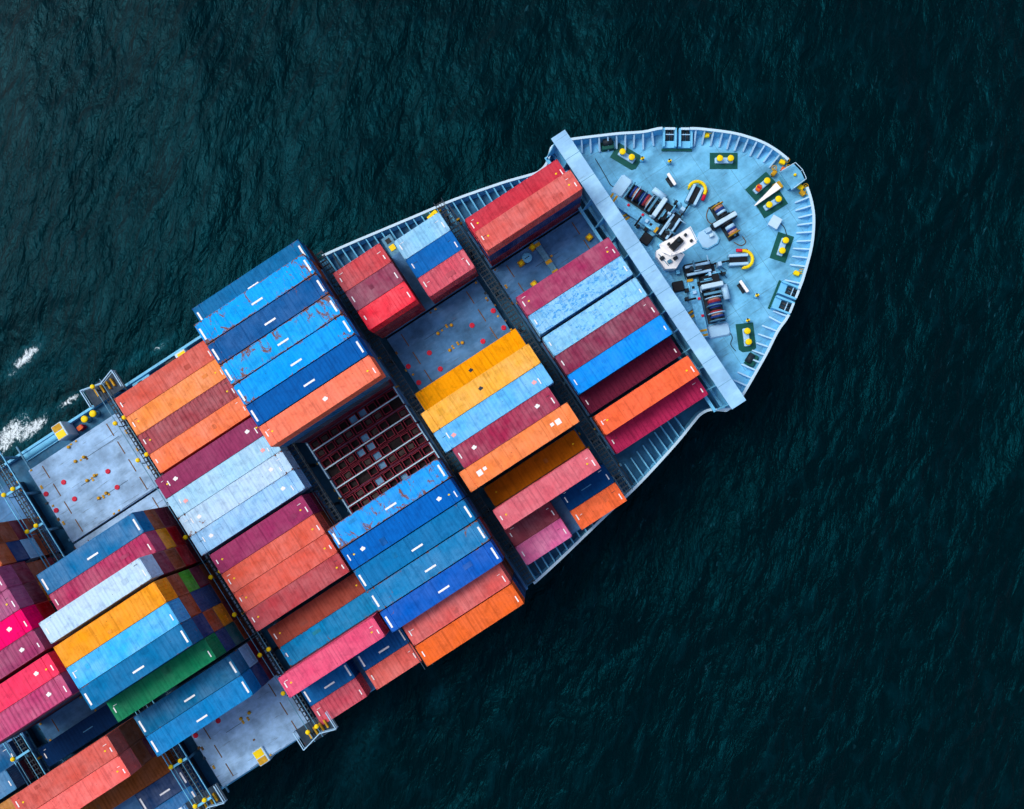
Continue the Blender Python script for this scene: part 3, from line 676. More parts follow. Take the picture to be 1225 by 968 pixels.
stack('F', 9, 'sssss', 45, 'pink-red', (255, 58, 100), where='between plum and rose', marks='soy', rust=.03, fade=.1, door=1)
stack('F', 10, 'sssss', 45, 'ribbed rose', (196, 66, 118), where='beside the dark bare cover', marks='so', rib=1, door=1)
stack('F', 12, 's', 40, 'dark navy', (0, 44, 92), where='low beside the salmon one', marks='sl', rust=.0, fade=.0, door=1)
stack('F', 13, 'ssss', 40, 'salmon', (216, 90, 78), [BRN, BRN, MAR], where='beside the coral one', marks='sy', rust=.05, door=1)
stack('F', 14, 'ssss', 40, 'coral pink', (252, 104, 96), [BRN, MAR, MAR], where='beside the low brown one', marks='sy', rust=.03, door=1)
stack('F', 15, 's', 40, 'umber brown', (142, 74, 28), where='low beside the coral pink one', marks='', rust=.1, fade=.1)
stack('F', 16, 's', 20, 'navy blue', (0, 54, 104), where='forward, second from the starboard side', slot='fwd', marks='wd', rust=.0)
stack('F', 17, 's', 20, 'plain blue', (0, 102, 190), where='forward at the starboard edge', slot='fwd', marks='wd', rust=.0)
stack('G', 11, 's', 40, 'dull blue', (20, 90, 140), where='at the lower edge', marks='s')
stack('G', 12, 'ss', 40, 'light blue', (60, 130, 180), where='at the lower edge', marks='s', patch=.4)
stack('G', 13, 'ss', 40, 'ochre', (190, 120, 20), where='at the lower edge', marks='s')

# ------------------------------------------------------------------ racks of open bins on the centre covers of the third bay
def bin_mesh(tall):
    b = MB(); X, Y, t_ = .53, .46, .07
    o = [(-X, -Y), (X, -Y), (X, Y), (-X, Y)]; i_ = [(-X+t_, -Y+t_), (X-t_, -Y+t_), (X-t_, Y-t_), (-X+t_, Y-t_)]
    vs = [(*p, 0) for p in o]+[(*p, tall) for p in o]+[(*p, tall) for p in i_]+[(*p, .04) for p in i_]; fs = []
    for k in range(4):
        j = (k+1) % 4; fs += [(k, j, 4+j, 4+k), (4+k, 4+j, 8+j, 8+k), (8+k, 8+j, 12+j, 12+k)]
    b.add(vs, fs); m = b.mesh('bin'); m.materials.append(M['maroon']); return m
BINS = [bin_mesh(.5), bin_mesh(.62), bin_mesh(.42)]
_sheet = MB().cbox(-.44, .44, -.37, .37, 0, .03, .01).mesh('sheet'); _sheet.materials.append(M['tarp'])
_load = MB().cbox(-.38, .38, -.3, .3, 0, .25, .05).mesh('load'); _load.materials.append(M['loadm'])
for q, r in enumerate(range(7, 11)):
    v = row_port(r, 'C')-CW/2
    t = thing('bin_rack', 'rack of open maroon bins with white centre rail, %s from the port side' % ['first', 'second', 'third', 'fourth'][q], 'bin rack', (BAY['C'], v, Z_HATCH+.003), group='racks of open maroon bins')
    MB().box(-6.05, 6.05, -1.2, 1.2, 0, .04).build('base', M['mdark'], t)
    for s_ in (-1, 1):
        MB().box(-6.05, 6.05, s_*1.2-.03, s_*1.2+.03, .041, .3).build('side_rail', M['maroon'], t)
        MB().box(s_*6.0-.07, s_*6.0+.07, -1.15, 1.15, .041, .82).build('end_rail', M['pale'], t)
    MB().box(-5.92, 5.92, -.07, .07, .6, .82).build('centre_rail', M['rail'], t)
    for s_ in (-1, 1):
        for i in range(9):
            if random.random() < .05: continue
            x, y = -5.3+i*1.325+random.uniform(-.06, .06), s_*(.61+random.uniform(-.03, .03))
            o = link('bin', random.choice(BINS), None, t, (x, y, .042), random.uniform(-.04, .04))
            if 3 <= i <= 5 and random.random() < .3: link('sheet', _sheet, None, o, (0, 0, .2))
            elif random.random() < .35: link('load', _load, None, o, (random.uniform(-.06, .06), 0, .05), random.uniform(-.2, .2))

# ------------------------------------------------------------------ lashing bridges between the bays
def half_at(u):
    for (u0, h0), (u1, h1) in zip(mw, mw[1:]):
        if u0 <= u <= u1: return h0+(h1-h0)*(u-u0)/(u1-u0)
    return 18
GAPS = [('A', 'B', 'first and second bays'), ('B', 'C', 'second and third bays'), ('C', 'D', 'third and fourth bays'), ('D', 'E', 'fourth and fifth bays'), ('E', 'F', 'fifth and sixth bays'), ('F', 'G', 'sixth bay and the aftmost one')]
bar2 = MB().box(-1.15, 1.15, -.13, .13, -.09, .09).mesh('beam'); bar2.materials.append(M['stay'])
lampm = MB().lathe((0, 0, 0), [(.24, 0), (.27, .12), (.24, .26), (.1, .34)], 12).mesh('lamp'); lampm.materials.append(M['yellow'])
for a, b, lab in GAPS:
    ug = (BAY[a]+BAY[b])/2; hw = half_at(ug)-(.6 if a in 'AB' else -.6); lit = a in 'EF'  # lit: open bridges painted paler; the others carry stack shade in their colour
    t = thing('lashing_bridge', 'steel lashing bridge with walkway, between the %s' % lab, 'lashing bridge', (ug, CLV, Z_MAIN), group='lashing bridges')
    zt = 16.5-Z_MAIN if not lit else 16.9-Z_MAIN
    g = MB()                                       # grating: bearers along and open bars across
    for x in (-.45, -.15, .15, .45): g.box(x-.03, x+.03, -hw, hw, zt-.1, zt)
    for q in np.arange(-hw, hw, .55): g.box(-.42, .42, q, q+.16, zt-.07, zt-.02)
    g.build('walkway', M['dark'], t)  # dark grating, its colour also deepens the shade of the gap
    for x in (-.52, .52): MB().beam((x, -hw, zt+1.0), (x, hw, zt+1.0), .07, .07).build('rail', M['steel'] if lit or a == 'D' else M['hatchdark'], t)
    if lit:
        for x in (-1.15, 1.15): MB().beam((x, -hw, zt+.6), (x, hw, zt+.6), .09, .09).build('rail', M['stay'], t)
    for x in (-1.0, 1.0):
        MB().box(x-.08, x+.08, -hw, hw, 1.4, 1.58).build('lower_beam', M['hatchdark' if not lit else 'steel'], t)
    for k_ in range(18):
        y = row_port(k_)-CW/2-CLV
        if abs(y) > hw-1: continue
        for q in range(3):
            x, yy = random.choice((-1.05, -.95, .95, 1.05)), y+random.uniform(-1.1, 1.1)
            MB().cbox(x-random.uniform(.1, .3), x+.14, yy-random.uniform(.08, .3), yy+.12, 1.581, 1.75+random.uniform(0, .5), .03).build('lashing_plate', M[random.choice(('brown', 'steel', 'ochre', 'hatchdark', 'dark', 'brown'))], t)
    ys = [row_port(k)+.06-CLV for k in range(0, 18, 2)]+[row_port(17)-CW-.1-CLV]
    for y in ys:
        if abs(y) > hw: continue
        g = MB(); g.box(-.14, .14, y-.14, y+.14, .003, zt-.081)
        for x in (-.5, .5): g.box(x-.04, x+.04, y-.04, y+.04, zt+.001, zt+.97)
        g.build('column', M['steel'] if lit else M['dark'], t)
        if lit: link('beam', bar2, None, t, (0.25, y+.35, zt+1.15))
        for x in (-.62, .62):
            if a in 'DEF' and random.random() < .85: link('lamp', lampm, None, t, (x+random.uniform(-.05, .05), y+.5, zt+1.0+(.15 if lit else 0)))
    if a in 'DE':
        for s_ in (-1, 1):
            if a == 'E' and s_ == 1: continue
            MB().box(-2.1, 2.2, min(s_*(hw-2.1), s_*(hw+.1)), max(s_*(hw-2.1), s_*(hw+.1)), zt-.1, zt).build('end_platform', M['hatchdark'], t)
            g = MB()
            for p0, p1 in [((-2.1, hw-2.1), (-2.1, hw+.1)), ((-2.1, hw+.1), (.4, hw-.5)), ((.4, hw-.5), (2.2, hw+.1)), ((2.2, hw+.1), (2.2, hw-2.1))]:
                g.beam((p0[0], s_*p0[1], zt+1), (p1[0], s_*p1[1], zt+1), .1, .1); g.beam((p0[0], s_*p0[1], zt+.5), (p1[0], s_*p1[1], zt+.5), .05, .05); g.box(p0[0]-.04, p0[0]+.04, s_*p0[1]-.04, s_*p0[1]+.04, zt+.001, zt+1)
            g.build('end_railing', M['pale'], t)
            for x in (-.9, -.1, .7, 1.3): MB().cbox(x-.12, x+.1, s_*hw-s_*.9-.5, s_*hw-s_*.9+.5, zt+.002, zt+.35, .04).build('lashing_bin', M['ochre'], t)

# ------------------------------------------------------------------ forecastle gear
def FC(px, py, z): u, v = at(px, py, z); return u, v-CLV
def W(u, h, z=Z_FC+.003): return (u, CLV+h, z)
def pang(p0, p1, z=14):
    a, b = FC(*p0, z), FC(*p1, z); return math.atan2(b[1]-a[1], b[0]-a[0])
SIDE = {1: 'port', -1: 'starboard'}
# double bollards on green bases
def bitts(c, ang, label, shape):
    t = thing('mooring_bitts', label, 'bollard', W(*c), ang, 'yellow-topped mooring bitts')
    poly = [(-1.65, -1.0), (1.3, -1.0), (1.65, -.6), (1.65, .55), (1.3, 1.0), (-1.65, 1.0)] if shape else [(-1.6, -.95), (1.6, -.95), (1.6, .95), (-1.6, .95)]
    MB().prism(poly, 0, .06).build('base_plate', M['green'], t)
    MB().cbox(-1.05, 1.05, -.34, .34, .061, .32, .08).build('plinth', M['pale'], t)
    for x in (-.62, .62):
        b = shade(MB().lathe((x, 0, 0), [(.27, .321), (.27, .95), (.3, .98)], 16).build('post', M['pale'], t))
        shade(MB().lathe((x, 0, 0), [(.3, .981), (.37, 1.0), (.37, 1.12), (.3, 1.17), (.0, 1.18)], 16).build('cap', M['yellow'], t))
    return t
bitts(FC(750, 186, 14.3), pang((746, 181), (756, 187)), 'yellow bollard pair on green base, port after corner of the forecastle', 1)
bitts(FC(894, 403, 14.3), pang((893.5, 398), (895, 410)), 'yellow bollard pair on green base, starboard after corner of the forecastle', 1)
bitts(FC(867, 190.5, 14.3), pang((861, 190), (875, 190)), 'yellow bollard pair on green base, below the port bow rail', 0)
bitts(FC(937, 294.5, 14.3), pang((935, 300), (939, 288)), 'yellow bollard pair on green base, beside the starboard bow rail', 0)
bitts(FC(912, 221.5, 14.3), pang((909, 224), (916, 218)), 'yellow bollard pair with orange gear, port side of the white boom', 0)
bitts(FC(925, 242.5, 14.3), pang((921, 245), (929, 240)), 'yellow bollard pair on green base, starboard side of the white boom', 0)
# rollers in the bulwark openings
for s in (1, -1):
    c = (31.6, s*11.0); ang = -s*R(34.5)
    t = thing('roller_fairlead', 'pair of pale roller fairleads in the %s bulwark opening' % SIDE[s], 'fairlead', W(*c), ang, 'roller fairleads')
    MB().box(-1.75, 1.75, min(-s*1.15, -s*.9), max(-s*1.15, -s*.9), 0, .2).build('sill', M['green'], t)
    for x in (-.92, .92):
        hh = MB(); y0, y1 = -s*.88, s*1.3
        hh.box(x-.78, x-.55, min(y0, y1), max(y0, y1), 0, .95); hh.box(x+.55, x+.78, min(y0, y1), max(y0, y1), 0, .95); hh.box(x-.548, x+.548, min(y0, -s*.1), max(y0, -s*.1), 0, .5)
        o = hh.build('housing', M['stay'], t)
        MB().box(x-.6, x+.6, min(s*1.05, s*1.32), max(s*1.05, s*1.32), .952, 1.06).build('top_plate', M['rail'], o)
        for dx in (-.25, .25): shade(MB().tube((x+dx, s*.0, .45), (x+dx, s*1.2, .45), .19, 12).build('roller', M['dark'], o))
        MB().box(x-.5, x+.5, min(s*.55, s*.65), max(s*.55, s*.65), .66, .74).build('bar', M['pale'], o)
# windlass with mooring drum, mirrored port and starboard
def drum(mb_par, x0, x1, r, mat, name, t):
    return shade(MB().tube((x0, 0, 1.0), (x1, 0, 1.0), r, 18).build(name, mat, t))
def windlass(s):
    A, B = FC(745, 222, 14.2), FC(800, 258, 14.6); ang = math.atan2(B[1]-A[1], B[0]-A[0])
    c = (A[0], s*A[1])
    t = thing('anchor_windlass', 'dark anchor windlass with striped rope drums, %s side of the white mast' % SIDE[s], 'windlass', W(*c), s*ang, 'anchor windlasses')
    y = lambda a, b: (min(s*a, s*b), max(s*a, s*b))
    MB().cbox(-.85, .7, -1.3, 1.3, 0, .3, .22).build('platform', M['pale'], t)
    MB().box(.9, 7.6, *y(-1.0, 1.0), 0, .18).build('bed', M['dark'], t)
    drum(None, .7, 6.4, .16, M['steel'], 'shaft', t)
    for i, x in enumerate((1.0, 1.85, 2.75, 3.65)):
        drum(None, x, x+.09, 1.0, M['pale'] if i % 2 else M['steel'], 'flange', t)
    for i, (x0, x1, mt) in enumerate([(1.1, 1.35, 'black'), (1.35, 1.6, 'ropeb'), (1.6, 1.84, 'rope'), (1.95, 2.2, 'roper'), (2.2, 2.45, 'black'), (2.45, 2.74, 'ropeb'), (2.85, 3.1, 'ropeb'), (3.1, 3.4, 'roper'), (3.4, 3.64, 'rope')]):
        drum(None, x0+.003, x1-.003, .72+.06*math.sin(i*2.1), M[mt], 'rope_coil', t)
    g = MB(); g.box(3.95, 4.5, *y(-.9, .3), .181, 1.5).build('brake_housing', M['black'], t)
    MB().box(4.05, 4.3, *y(-1.1, .9), 1.501, 1.66).build('brake_bar', M['steel'], t)
    shade(MB().tube((3.2, s*1.5, 1.0), (4.9, s*1.45, 1.0), .38, 14).build('motor', M['pale'], t))
    MB().box(3.5, 4.6, *y(1.1, 1.9), .0, .62).build('motor_foot', M['steel'], t)
    MB().cbox(4.75, 5.3, -1.25, 1.25, .181, 1.95, .08).build('gear_cover', M['rail'], t)
    MB().cbox(5.31, 6.3, *y(-1.0, 1.05), .181, 1.55, .1).build('gearbox', M['black'], t)
    MB().box(5.6, 5.75, *y(-1.2, .2), 1.552, 1.68).build('pipe', M['steel'], t)
    MB().box(6.32, 6.42, *y(-.4, 1.3), .181, 1.5).build('side_plate', M['stay'], t)
    MB().cbox(6.5, 8.1, *y(-2.6, .5), .182, 1.15, .12).build('chain_wheel_bed', M['black'], t)
    for x in (6.65, 7.55):
        MB().cbox(x, x+.3, *y(-2.5, .35), 1.152, 1.5, .06).build('cheek', M['pale'], t)
    shade(MB().tube((6.97, s*-1.0, .95), (7.53, s*-1.0, .95), .75, 14).build('chain_wheel', M['dark'], t))
    MB().cbox(5.2, 6.4, *y(-4.3, -3.0), 0, 1.0, .1).build('control_stand', M['black'], t)
    rc_ = random.Random(11)                        # hydraulic blocks, pipes and guards around the gearing
    for q in range(26):
        x_, y_ = rc_.uniform(3.9, 8.2), rc_.uniform(-3.2, 1.9)
        if rc_.random() < .55: MB().cbox(x_-rc_.uniform(.12, .32), x_+rc_.uniform(.1, .25), *y(y_-rc_.uniform(.1, .3), y_+rc_.uniform(.1, .2)), .19+q*.001, rc_.uniform(.6, 1.9), .03).build('hydraulic_block', M[rc_.choice(('black', 'dark', 'steel', 'pale', 'dark', 'stay'))], t)
        else:
            a_ = rc_.choice((0, math.pi/2)); l_ = rc_.uniform(.5, 1.3); z_ = rc_.uniform(.7, 1.9)
            shade(MB().tube((x_-l_*math.cos(a_)/2, s*(y_-l_*math.sin(a_)/2), z_), (x_+l_*math.cos(a_)/2, s*(y_+l_*math.sin(a_)/2), z_), rc_.uniform(.05, .13), 8).build('pipe', M[rc_.choice(('pale', 'steel', 'black', 'stay'))], t))
    for q in range(5): shade(MB().tube((3.0+q*.9, s*(1.9+.1*q), .12), (4.2+q*.9, s*(1.2+.3*(q % 2)), .12), .05, 6).build('pipe', M['steel'], t))
    # raised walkway along the windlass with yellow step edges
    wk = MB().box(-.6, 6.2, *y(-2.55, -1.45), 1.02, 1.1).build('walkway', M['walk'], t)
    for x in (-.45, .1): MB().box(x, x+.24, *y(-2.5, -1.5), 1.101, 1.13).build('step_edge', M['ochre'], wk)
    for x in (1.0, 3.0, 5.0): MB().box(x-.05, x+.05, *y(-2.5, -2.4), 0, 1.018).build('walkway_leg', M['steel'], wk)
    for x in (1.9, 3.9): MB().cbox(x-.15, x+.15, *y(-1.8, -1.5), 1.102, 1.25, .04).build('valve', M['red'], wk)
    MB().box(6.0, 6.3, *y(-2.6, -1.9), 1.102, 1.3).build('yellow_guard', M['ochre'], wk)
    return t
for s in (1, -1): windlass(s)
# cross walkway in front of the breakwater
t = thing('deck_walkway', 'blue grating walkway running along the breakwater foot', 'walkway', W(21.6, 0))
MB().box(-.65, .65, -6.4, 6.4, .55, .62).build('grating', M['walk'], t)
for s in (1, -1):
    MB().add([(-.65, s*6.41, .55), (.65, s*6.41, .55), (1.9, s*4.4, .55), (1.9, s*3.2, .55), (.66, s*3.2, .55), (.66, s*6.3, .55), (-.65, s*6.41, .62), (.65, s*6.41, .62), (1.9, s*4.4, .62), (1.9, s*3.2, .62), (.66, s*3.2, .62)], [(7, 8, 9, 10), (1, 2, 8, 7), (2, 3, 9, 8)]).build('corner_plate', M['walk'], t)
    for k in (0, .5): MB().box(-.5, .5, min(s*(6.45+k), s*(6.7+k)), max(s*(6.45+k), s*(6.7+k)), .35-k*.4, .4-k*.4).build('step', M['ochre'], t)
for y in np.arange(-6, 6.1, 1.0): MB().box(-.6, .6, y-.04, y+.04, .621, .66).build('cross_bar', M['stay'], t)
for y in (-5.5, -2, 2, 5.5): MB().box(-.5, -.4, y-.05, y+.05, 0, .548).build('support', M['steel'], t)
# chain stoppers with yellow arches
for s in (1, -1):
    A, B = FC(826, 243, 14), FC(838, 219, 14); ang = math.atan2(B[1]-A[1], B[0]-A[0])*s
    t = thing('chain_stopper', 'chain stopper with yellow arch and red lever, %s of the centreline' % SIDE[s], 'chain stopper', W(*((A[0]+B[0])/2, s*(A[1]+B[1])/2)), ang, 'chain stoppers')
    MB().cbox(-1.5, .9, -.75, .75, 0, .3, .15).build('bed', M['steel'], t)
    for y in (-.5, .5): MB().cbox(-1.4, .8, y-.17, y+.17, .302, .85, .06).build('cheek', M['pale'], t)
    MB().box(-1.3, .7, -.28, .28, .304, .55).build('chain', M['black'], t)
    pts = [(.3+.98*math.cos(q), .98*math.sin(q)) for q in np.linspace(-1.7, 1.7, 15)]
    g = MB()
    for p0, p1 in zip(pts, pts[1:]): g.tube((*p0, .75), (*p1, .75), .19, 8)
    g.build('arch', M['yellow'], t)
    for p in (pts[0], pts[-1], pts[7]): MB().tube((p[0], p[1], .005), (p[0], p[1], .6), .1, 8).build('arch_leg', M['yellow'], t)
    shade(MB().tube((-.5, -s*1.1, .6), (.8, -s*1.0, .6), .2, 10).build('lever', M['red'], t))
# centre mooring winch
A, B = FC(857, 246, 14.3), FC(878, 281, 14.3); ang = math.atan2(B[1]-A[1], B[0]-A[0]); c = ((A[0]+B[0])/2, (A[1]+B[1])/2)
t = thing('mooring_winch', 'small mooring winch with blue and tan ropes, forward of the white mast', 'winch', W(*c), ang)
MB().box(-2.3, 2.3, -.7, .7, 0, .15).build('bed', M['dark'], t)
for x in (-1.9, -.45, .45, 1.9): drum(None, x-.05, x+.05, .78, M['ochre'] if abs(x) > 1 else M['dark'], 'flange', t)
for x0, x1, mt in [(-1.8, -1.45, 'rope'), (-1.45, -1.1, 'ropeb'), (-1.1, -.8, 'pale'), (-.8, -.52, 'black'), (.52, .8, 'black'), (.8, 1.2, 'pale'), (1.2, 1.5, 'ropeb'), (1.5, 1.8, 'rope')]:
    drum(None, x0+.003, x1-.003, .56, M[mt], 'rope_coil', t)
drum(None, -2.2, 2.2, .12, M['steel'], 'shaft', t)
MB().cbox(-.4, .4, -1.75, 1.35, .151, 1.3, .1).build('gearbox', M['black'], t)
MB().cbox(-.27, .27, -1.65, 1.3, 1.302, 1.55, .06).build('gear_cover', M['rail'], t)
MB().cbox(-.25, .25, -2.6, -1.9, .3, .75, .06).build('motor', M['pale'], t)
pl = FC(846, 285, 13.8); pt = thing('winch_platform', 'pale blue rounded platform beside the small mooring winch', 'platform', W(*pl), ang)
oct_ = [(-1.15, -.6), (-.7, -1.1), (.7, -1.1), (1.15, -.6), (1.15, .75), (.75, 1.2), (-.75, 1.2), (-1.15, .75)]
MB().prism(oct_, .0, .28).build('platform', M['deck'], pt); MB().prism([(x*.9, y*.9) for x, y in oct_], .2805, .31).build('top', M['pale'], pt)
MB().cbox(-.18, .18, .2, .7, .3105, .8, .05).build('pedestal', M['rail'], pt)
# white foremast: housing, raised crosstree platform and lamps
u, h = FC(800, 309, 15.6)
t = thing('foremast', 'white foremast with raised platform and black lamp box, ahead of the breakwater', 'mast', W(u, h))
a1 = pang((796, 318), (830, 280))
def P_(pts, z): return [(FC(px, py, z)[0]-u, FC(px, py, z)[1]-h) for px, py in pts]
MB().prism(P_([(809, 321), (796, 322), (785, 307), (785, 300), (797, 293), (812, 296), (819, 305)], 15.4), .0, 1.8).build('housing', M['white'], t)
MB().prism(P_([(789, 292), (806, 284), (825.5, 272), (834, 290), (819, 300), (803, 306), (792, 301)], 19.5), 5.6, 5.78).build('crosstree_platform', M['white'], t)
cc = P_([(808, 294)], 18)[0]
shade(MB().tube((cc[0], cc[1], 1.6), (cc[0], cc[1], 5.6), .45, 14, .35).build('mast_column', M['white'], t))
for p in [(797, 299), (812, 300)]:
    q = P_([p], 17)[0]; MB().tube((q[0], q[1], 1.801), (cc[0]*.5+q[0]*.5, cc[1]*.5+q[1]*.5, 5.59), .12, 8).build('brace', M['white'], t)
g = MB(); ring = P_([(790, 293), (806, 285), (824.5, 273.5), (832.5, 289.5), (818.5, 298.5), (803, 305)], 19.5)
for p0, p1 in zip(ring, ring[1:]+ring[:1]): g.beam((*p0, 6.75), (*p1, 6.75), .05, .05); g.tube((*p0, 5.781), (*p0, 6.75), .03, 6)
g.build('railing', M['white'], t)
q0, q1 = P_([(803, 298), (815, 286)], 19.6)
MB().beam((*q0, 6.05), (*q1, 6.05), .75, .5).build('lamp_box', M['black'], t)
for p in [(792, 309), (801, 313), (808, 309), (797, 301)]:
    q = P_([p], 15.5)[0]; MB().cbox(q[0]-.25, q[0]+.25, q[1]-.2, q[1]+.2, 1.801, 2.1, .05).build('vent_box', M['steel' if p[0] % 2 else 'dark'], t)
for p0, p1 in [((788, 304), (800, 318)), ((803, 297), (817, 304))]:
    q2, q3 = P_([p0, p1], 15.5); MB().beam((*q2, 1.85), (*q3, 1.85), .08, .08).build('pipe', M['steel'], t)
for p in [(820, 281), (827, 288), (800, 292)]:
    q = P_([p], 19.6)[0]; MB().cbox(q[0]-.14, q[0]+.14, q[1]-.14, q[1]+.14, 5.781, 6.2, .04).build('lamp', M['dark'], t)
q = P_([(812, 288)], 19.9)[0]; MB().lathe((q[0], q[1], 6.3), [(.2, .005), (.2, .25), (.1, .35)], 10).build('lamp', M['dark'], t)
# posts with yellow and black caps
for i, (p, s) in enumerate([((768.5, 190), 1), ((801, 193), 1), ((905.5, 353.5), -1), ((894.5, 383.5), -1)]):
    c = FC(*p, 14.3); lab = ['beside the after port bollards', 'forward of the port windlass', 'forward of the starboard windlass', 'beside the after starboard bollards'][i]
    t = thing('vent_post', 'small pale vent post with yellow and black cap, %s' % lab, 'vent', W(*c), .6, 'vent posts')
    shade(MB().lathe((0, 0, 0), [(.3, 0), (.22, .1), (.2, .8)], 12).build('stem', M['stay'], t))
    MB().cbox(-.2, .2, -.2, .2, .801, .95, .05).build('cap', M['yellow'], t)
    MB().box(-.19, -.005, -.19, -.005, .951, .96).build('black_quarter', M['black'], t); MB().box(.005, .19, .005, .19, .951, .96).build('black_quarter', M['black'], t)
# white boards on black stands
for s in (1, -1):
    A, B = FC(799.5, 207.5, 14.8), FC(808, 220.5, 14.8); ang = math.atan2(B[1]-A[1], B[0]-A[0])*s
    t = thing('roller_stand', 'white topped pedestal roller beside the %s windlass' % SIDE[s], 'roller', W((A[0]+B[0])/2, s*(A[1]+B[1])/2), ang, 'pedestal rollers')
    MB().cbox(-.8, .8, -.17, .17, .95, 1.15, .05).build('top_bar', M['white'], t); MB().box(-.6, .6, -.35, .35, 0, .12).build('base', M['dark'], t)
    for x in (-.5, .5): MB().box(x-.12, x+.12, -.12, .12, .121, .948).build('leg', M['black'], t)
# white boom lying between the forward bollards
A, B = FC(932, 221, 14.6), FC(902, 247, 14.0)
t = thing('boom', 'long white tapered boom lying between the forward bollards', 'boom', W(A[0], A[1]))
d = (B[0]-A[0], B[1]-A[1]); L0 = math.hypot(*d); n_ = (-d[1]/L0, d[0]/L0)
MB().prism([(n_[0]*.42, n_[1]*.42), (-n_[0]*.42, -n_[1]*.42), (d[0]-n_[0]*.06, d[1]-n_[1]*.06), (d[0]+n_[0]*.06, d[1]+n_[1]*.06)], .55, .8).build('arm', M['white'], t)
MB().cbox(-.5, .5, -.45, .45, 0, .548, .08).build('foot', M['ochre'], t); MB().tube((d[0]*.9, d[1]*.9, .0), (d[0]*.9, d[1]*.9, .549), .06, 8).build('crutch', M['steel'], t)
# orange gear on the bollards
c = FC(908, 224.5, 15); t = thing('orange_bundle', 'orange bundle lying on the port forward bollard', 'bundle', W(c[0], c[1], Z_FC+1.19), .5)
MB().cbox(-.42, .42, -.28, .28, 0, .26, .1).build('bag', M['orange'], t); MB().box(-.1, .1, -.3, .3, .261, .29).build('strap', M['red'], t)
# pale locker
c = FC(927, 266, 14.2); t = thing('deck_locker', 'pale grey square locker aft of the starboard bow rail', 'locker', W(*c), .45)
MB().cbox(-.62, .62, -.55, .55, 0, .7, .08).build('body', M['pale'], t); MB().cbox(-.66, .66, -.59, .59, .701, .78, .03).build('lid', M['rail'], t)
for s in (1, -1):
    c = (24.6, s*15.0); t = thing('rope_reel', 'dark green rope reel locker by the %s bulwark' % SIDE[s], 'reel', W(*c), -s*R(25), 'rope reels')
    MB().box(-.75, .75, -.55, .55, 0, .1).build('base', M['green'], t); MB().cbox(-.7, .7, -.5, .0, .101, .6, .06).build('box', M['green'], t)
    shade(MB().tube((-.5, .3, .55), (.5, .3, .55), .4, 14).build('reel', M['dark'], t))
# bow platform at the stem
t = thing('bow_platform', 'pale square lookout platform at the very tip of the bow', 'platform', W(40.25, .0, 14.9))
MB().prism([(-1.3, -1.25), (.55, -1.15), (.75, 0), (.55, 1.15), (-1.3, 1.25)], .0, .14).build('deck', M['deck'], t)
MB().box(-1.25, -.9, -.9, .9, -1.29, -.002).build('support', M['stay'], t); shade(MB().lathe((-.1, 0, .14), [(.16, .002), (.16, .3), (.08, .4)], 10).build('lamp', M['yellow'], t))
g = MB()
for p0, p1 in [((.5, -1.1), (.7, 0)), ((.7, 0), (.5, 1.1)), ((-1.25, 1.2), (.5, 1.1)), ((-1.25, -1.2), (.5, -1.1))]: g.beam((*p0, .9), (*p1, .9), .06, .06); g.tube((*p0, .141), (*p0, .9), .04, 6)
g.build('railing', M['rail'], t)
# yellow valve stands along the bulwark
def valve(c, rz, lab, mat='yellow', k=1.0):
    t = thing('valve_stand', lab, 'valve', W(*c), rz, 'yellow valve stands')
    MB().cbox(-.45*k, .45*k, -.25, .25, .35, .8, .08).build('body', M[mat], t)
    for x in (-.35*k, .35*k): MB().tube((x, 0, 0), (x, 0, .349), .07, 8).build('leg', M['dark'], t)
    g = MB(); pts = [(.28*math.cos(q)+.5*k, .28*math.sin(q)+.35) for q in np.linspace(0, 6.283, 11)]
    for p0, p1 in zip(pts, pts[1:]): g.tube((*p0, .85), (*p1, .85), .05, 6)
    g.build('handwheel', M['ochre'], t); MB().tube((.5*k, .35, 0), (.5*k, .35, .85), .06, 8).build('spindle', M['yellow'], t)
for p, rz, lab, mat in [((845, 162), -.5, 'yellow valve stand at the port bow rail', 'yellow'), ((938, 203), -.9, 'orange hose stand near the bow platform', 'orange'), ((936, 194), -1.0, 'small yellow valve between rail and orange hose stand', 'yellow'),
                        ((926, 207), .3, 'low yellow frame aft of the orange hose stand', 'ochre'), ((958, 224), -1.2, 'yellow valve just starboard of the bow platform', 'yellow'), ((960, 231), -1.3, 'second yellow valve starboard of the bow platform', 'ochre'), ((953, 327), -1.0, 'yellow valve stand at the starboard bow rail', 'yellow')]:
    valve(FC(*p, 14.2), rz, lab, mat, .75)

# ------------------------------------------------------------------ gear on the bare cover of the first bay and along the sides
u, v = at(653, 308, 14.5); A, B = at(641, 288, 14.5), at(667, 327, 14.5); ln = math.hypot(B[0]-A[0], B[1]-A[1])
t = thing('stacking_beam', 'grey cross beam with yellow ends on the bare first bay cover', 'beam', (u, v, Z_HATCH+.002), math.atan2(B[1]-A[1], B[0]-A[0]))
MB().cbox(-ln/2, ln/2, -.36, .36, 0, .42, .05).build('beam', M['steel'], t)
for x in (-ln/2+.5, .6, ln/2-.3): MB().box(x-.22, x+.22, -.37, .37, .3, .435).build('band', M['ochre'], t)
for i, (p, lab) in enumerate([((623.5, 315), 'beside the round blue vent'), ((639, 340), 'by the crimson container'), ((705, 284), 'at the forward edge of the cover'), ((637, 296), 'against the port stack')]):
    x, y = at(*p, 14.3); t = thing('lashing_box', 'small yellow steel box on the first bay cover, %s' % lab, 'box', (x, y, Z_HATCH+.002), .1*i, 'yellow lashing boxes')
    MB().cbox(-.36, .36, -.34, .34, 0, .5, .05).build('body', M['ochre'], t); MB().cbox(-.2, .2, -.2, .2, .501, .56, .03).build('lid', M['yellow'], t)
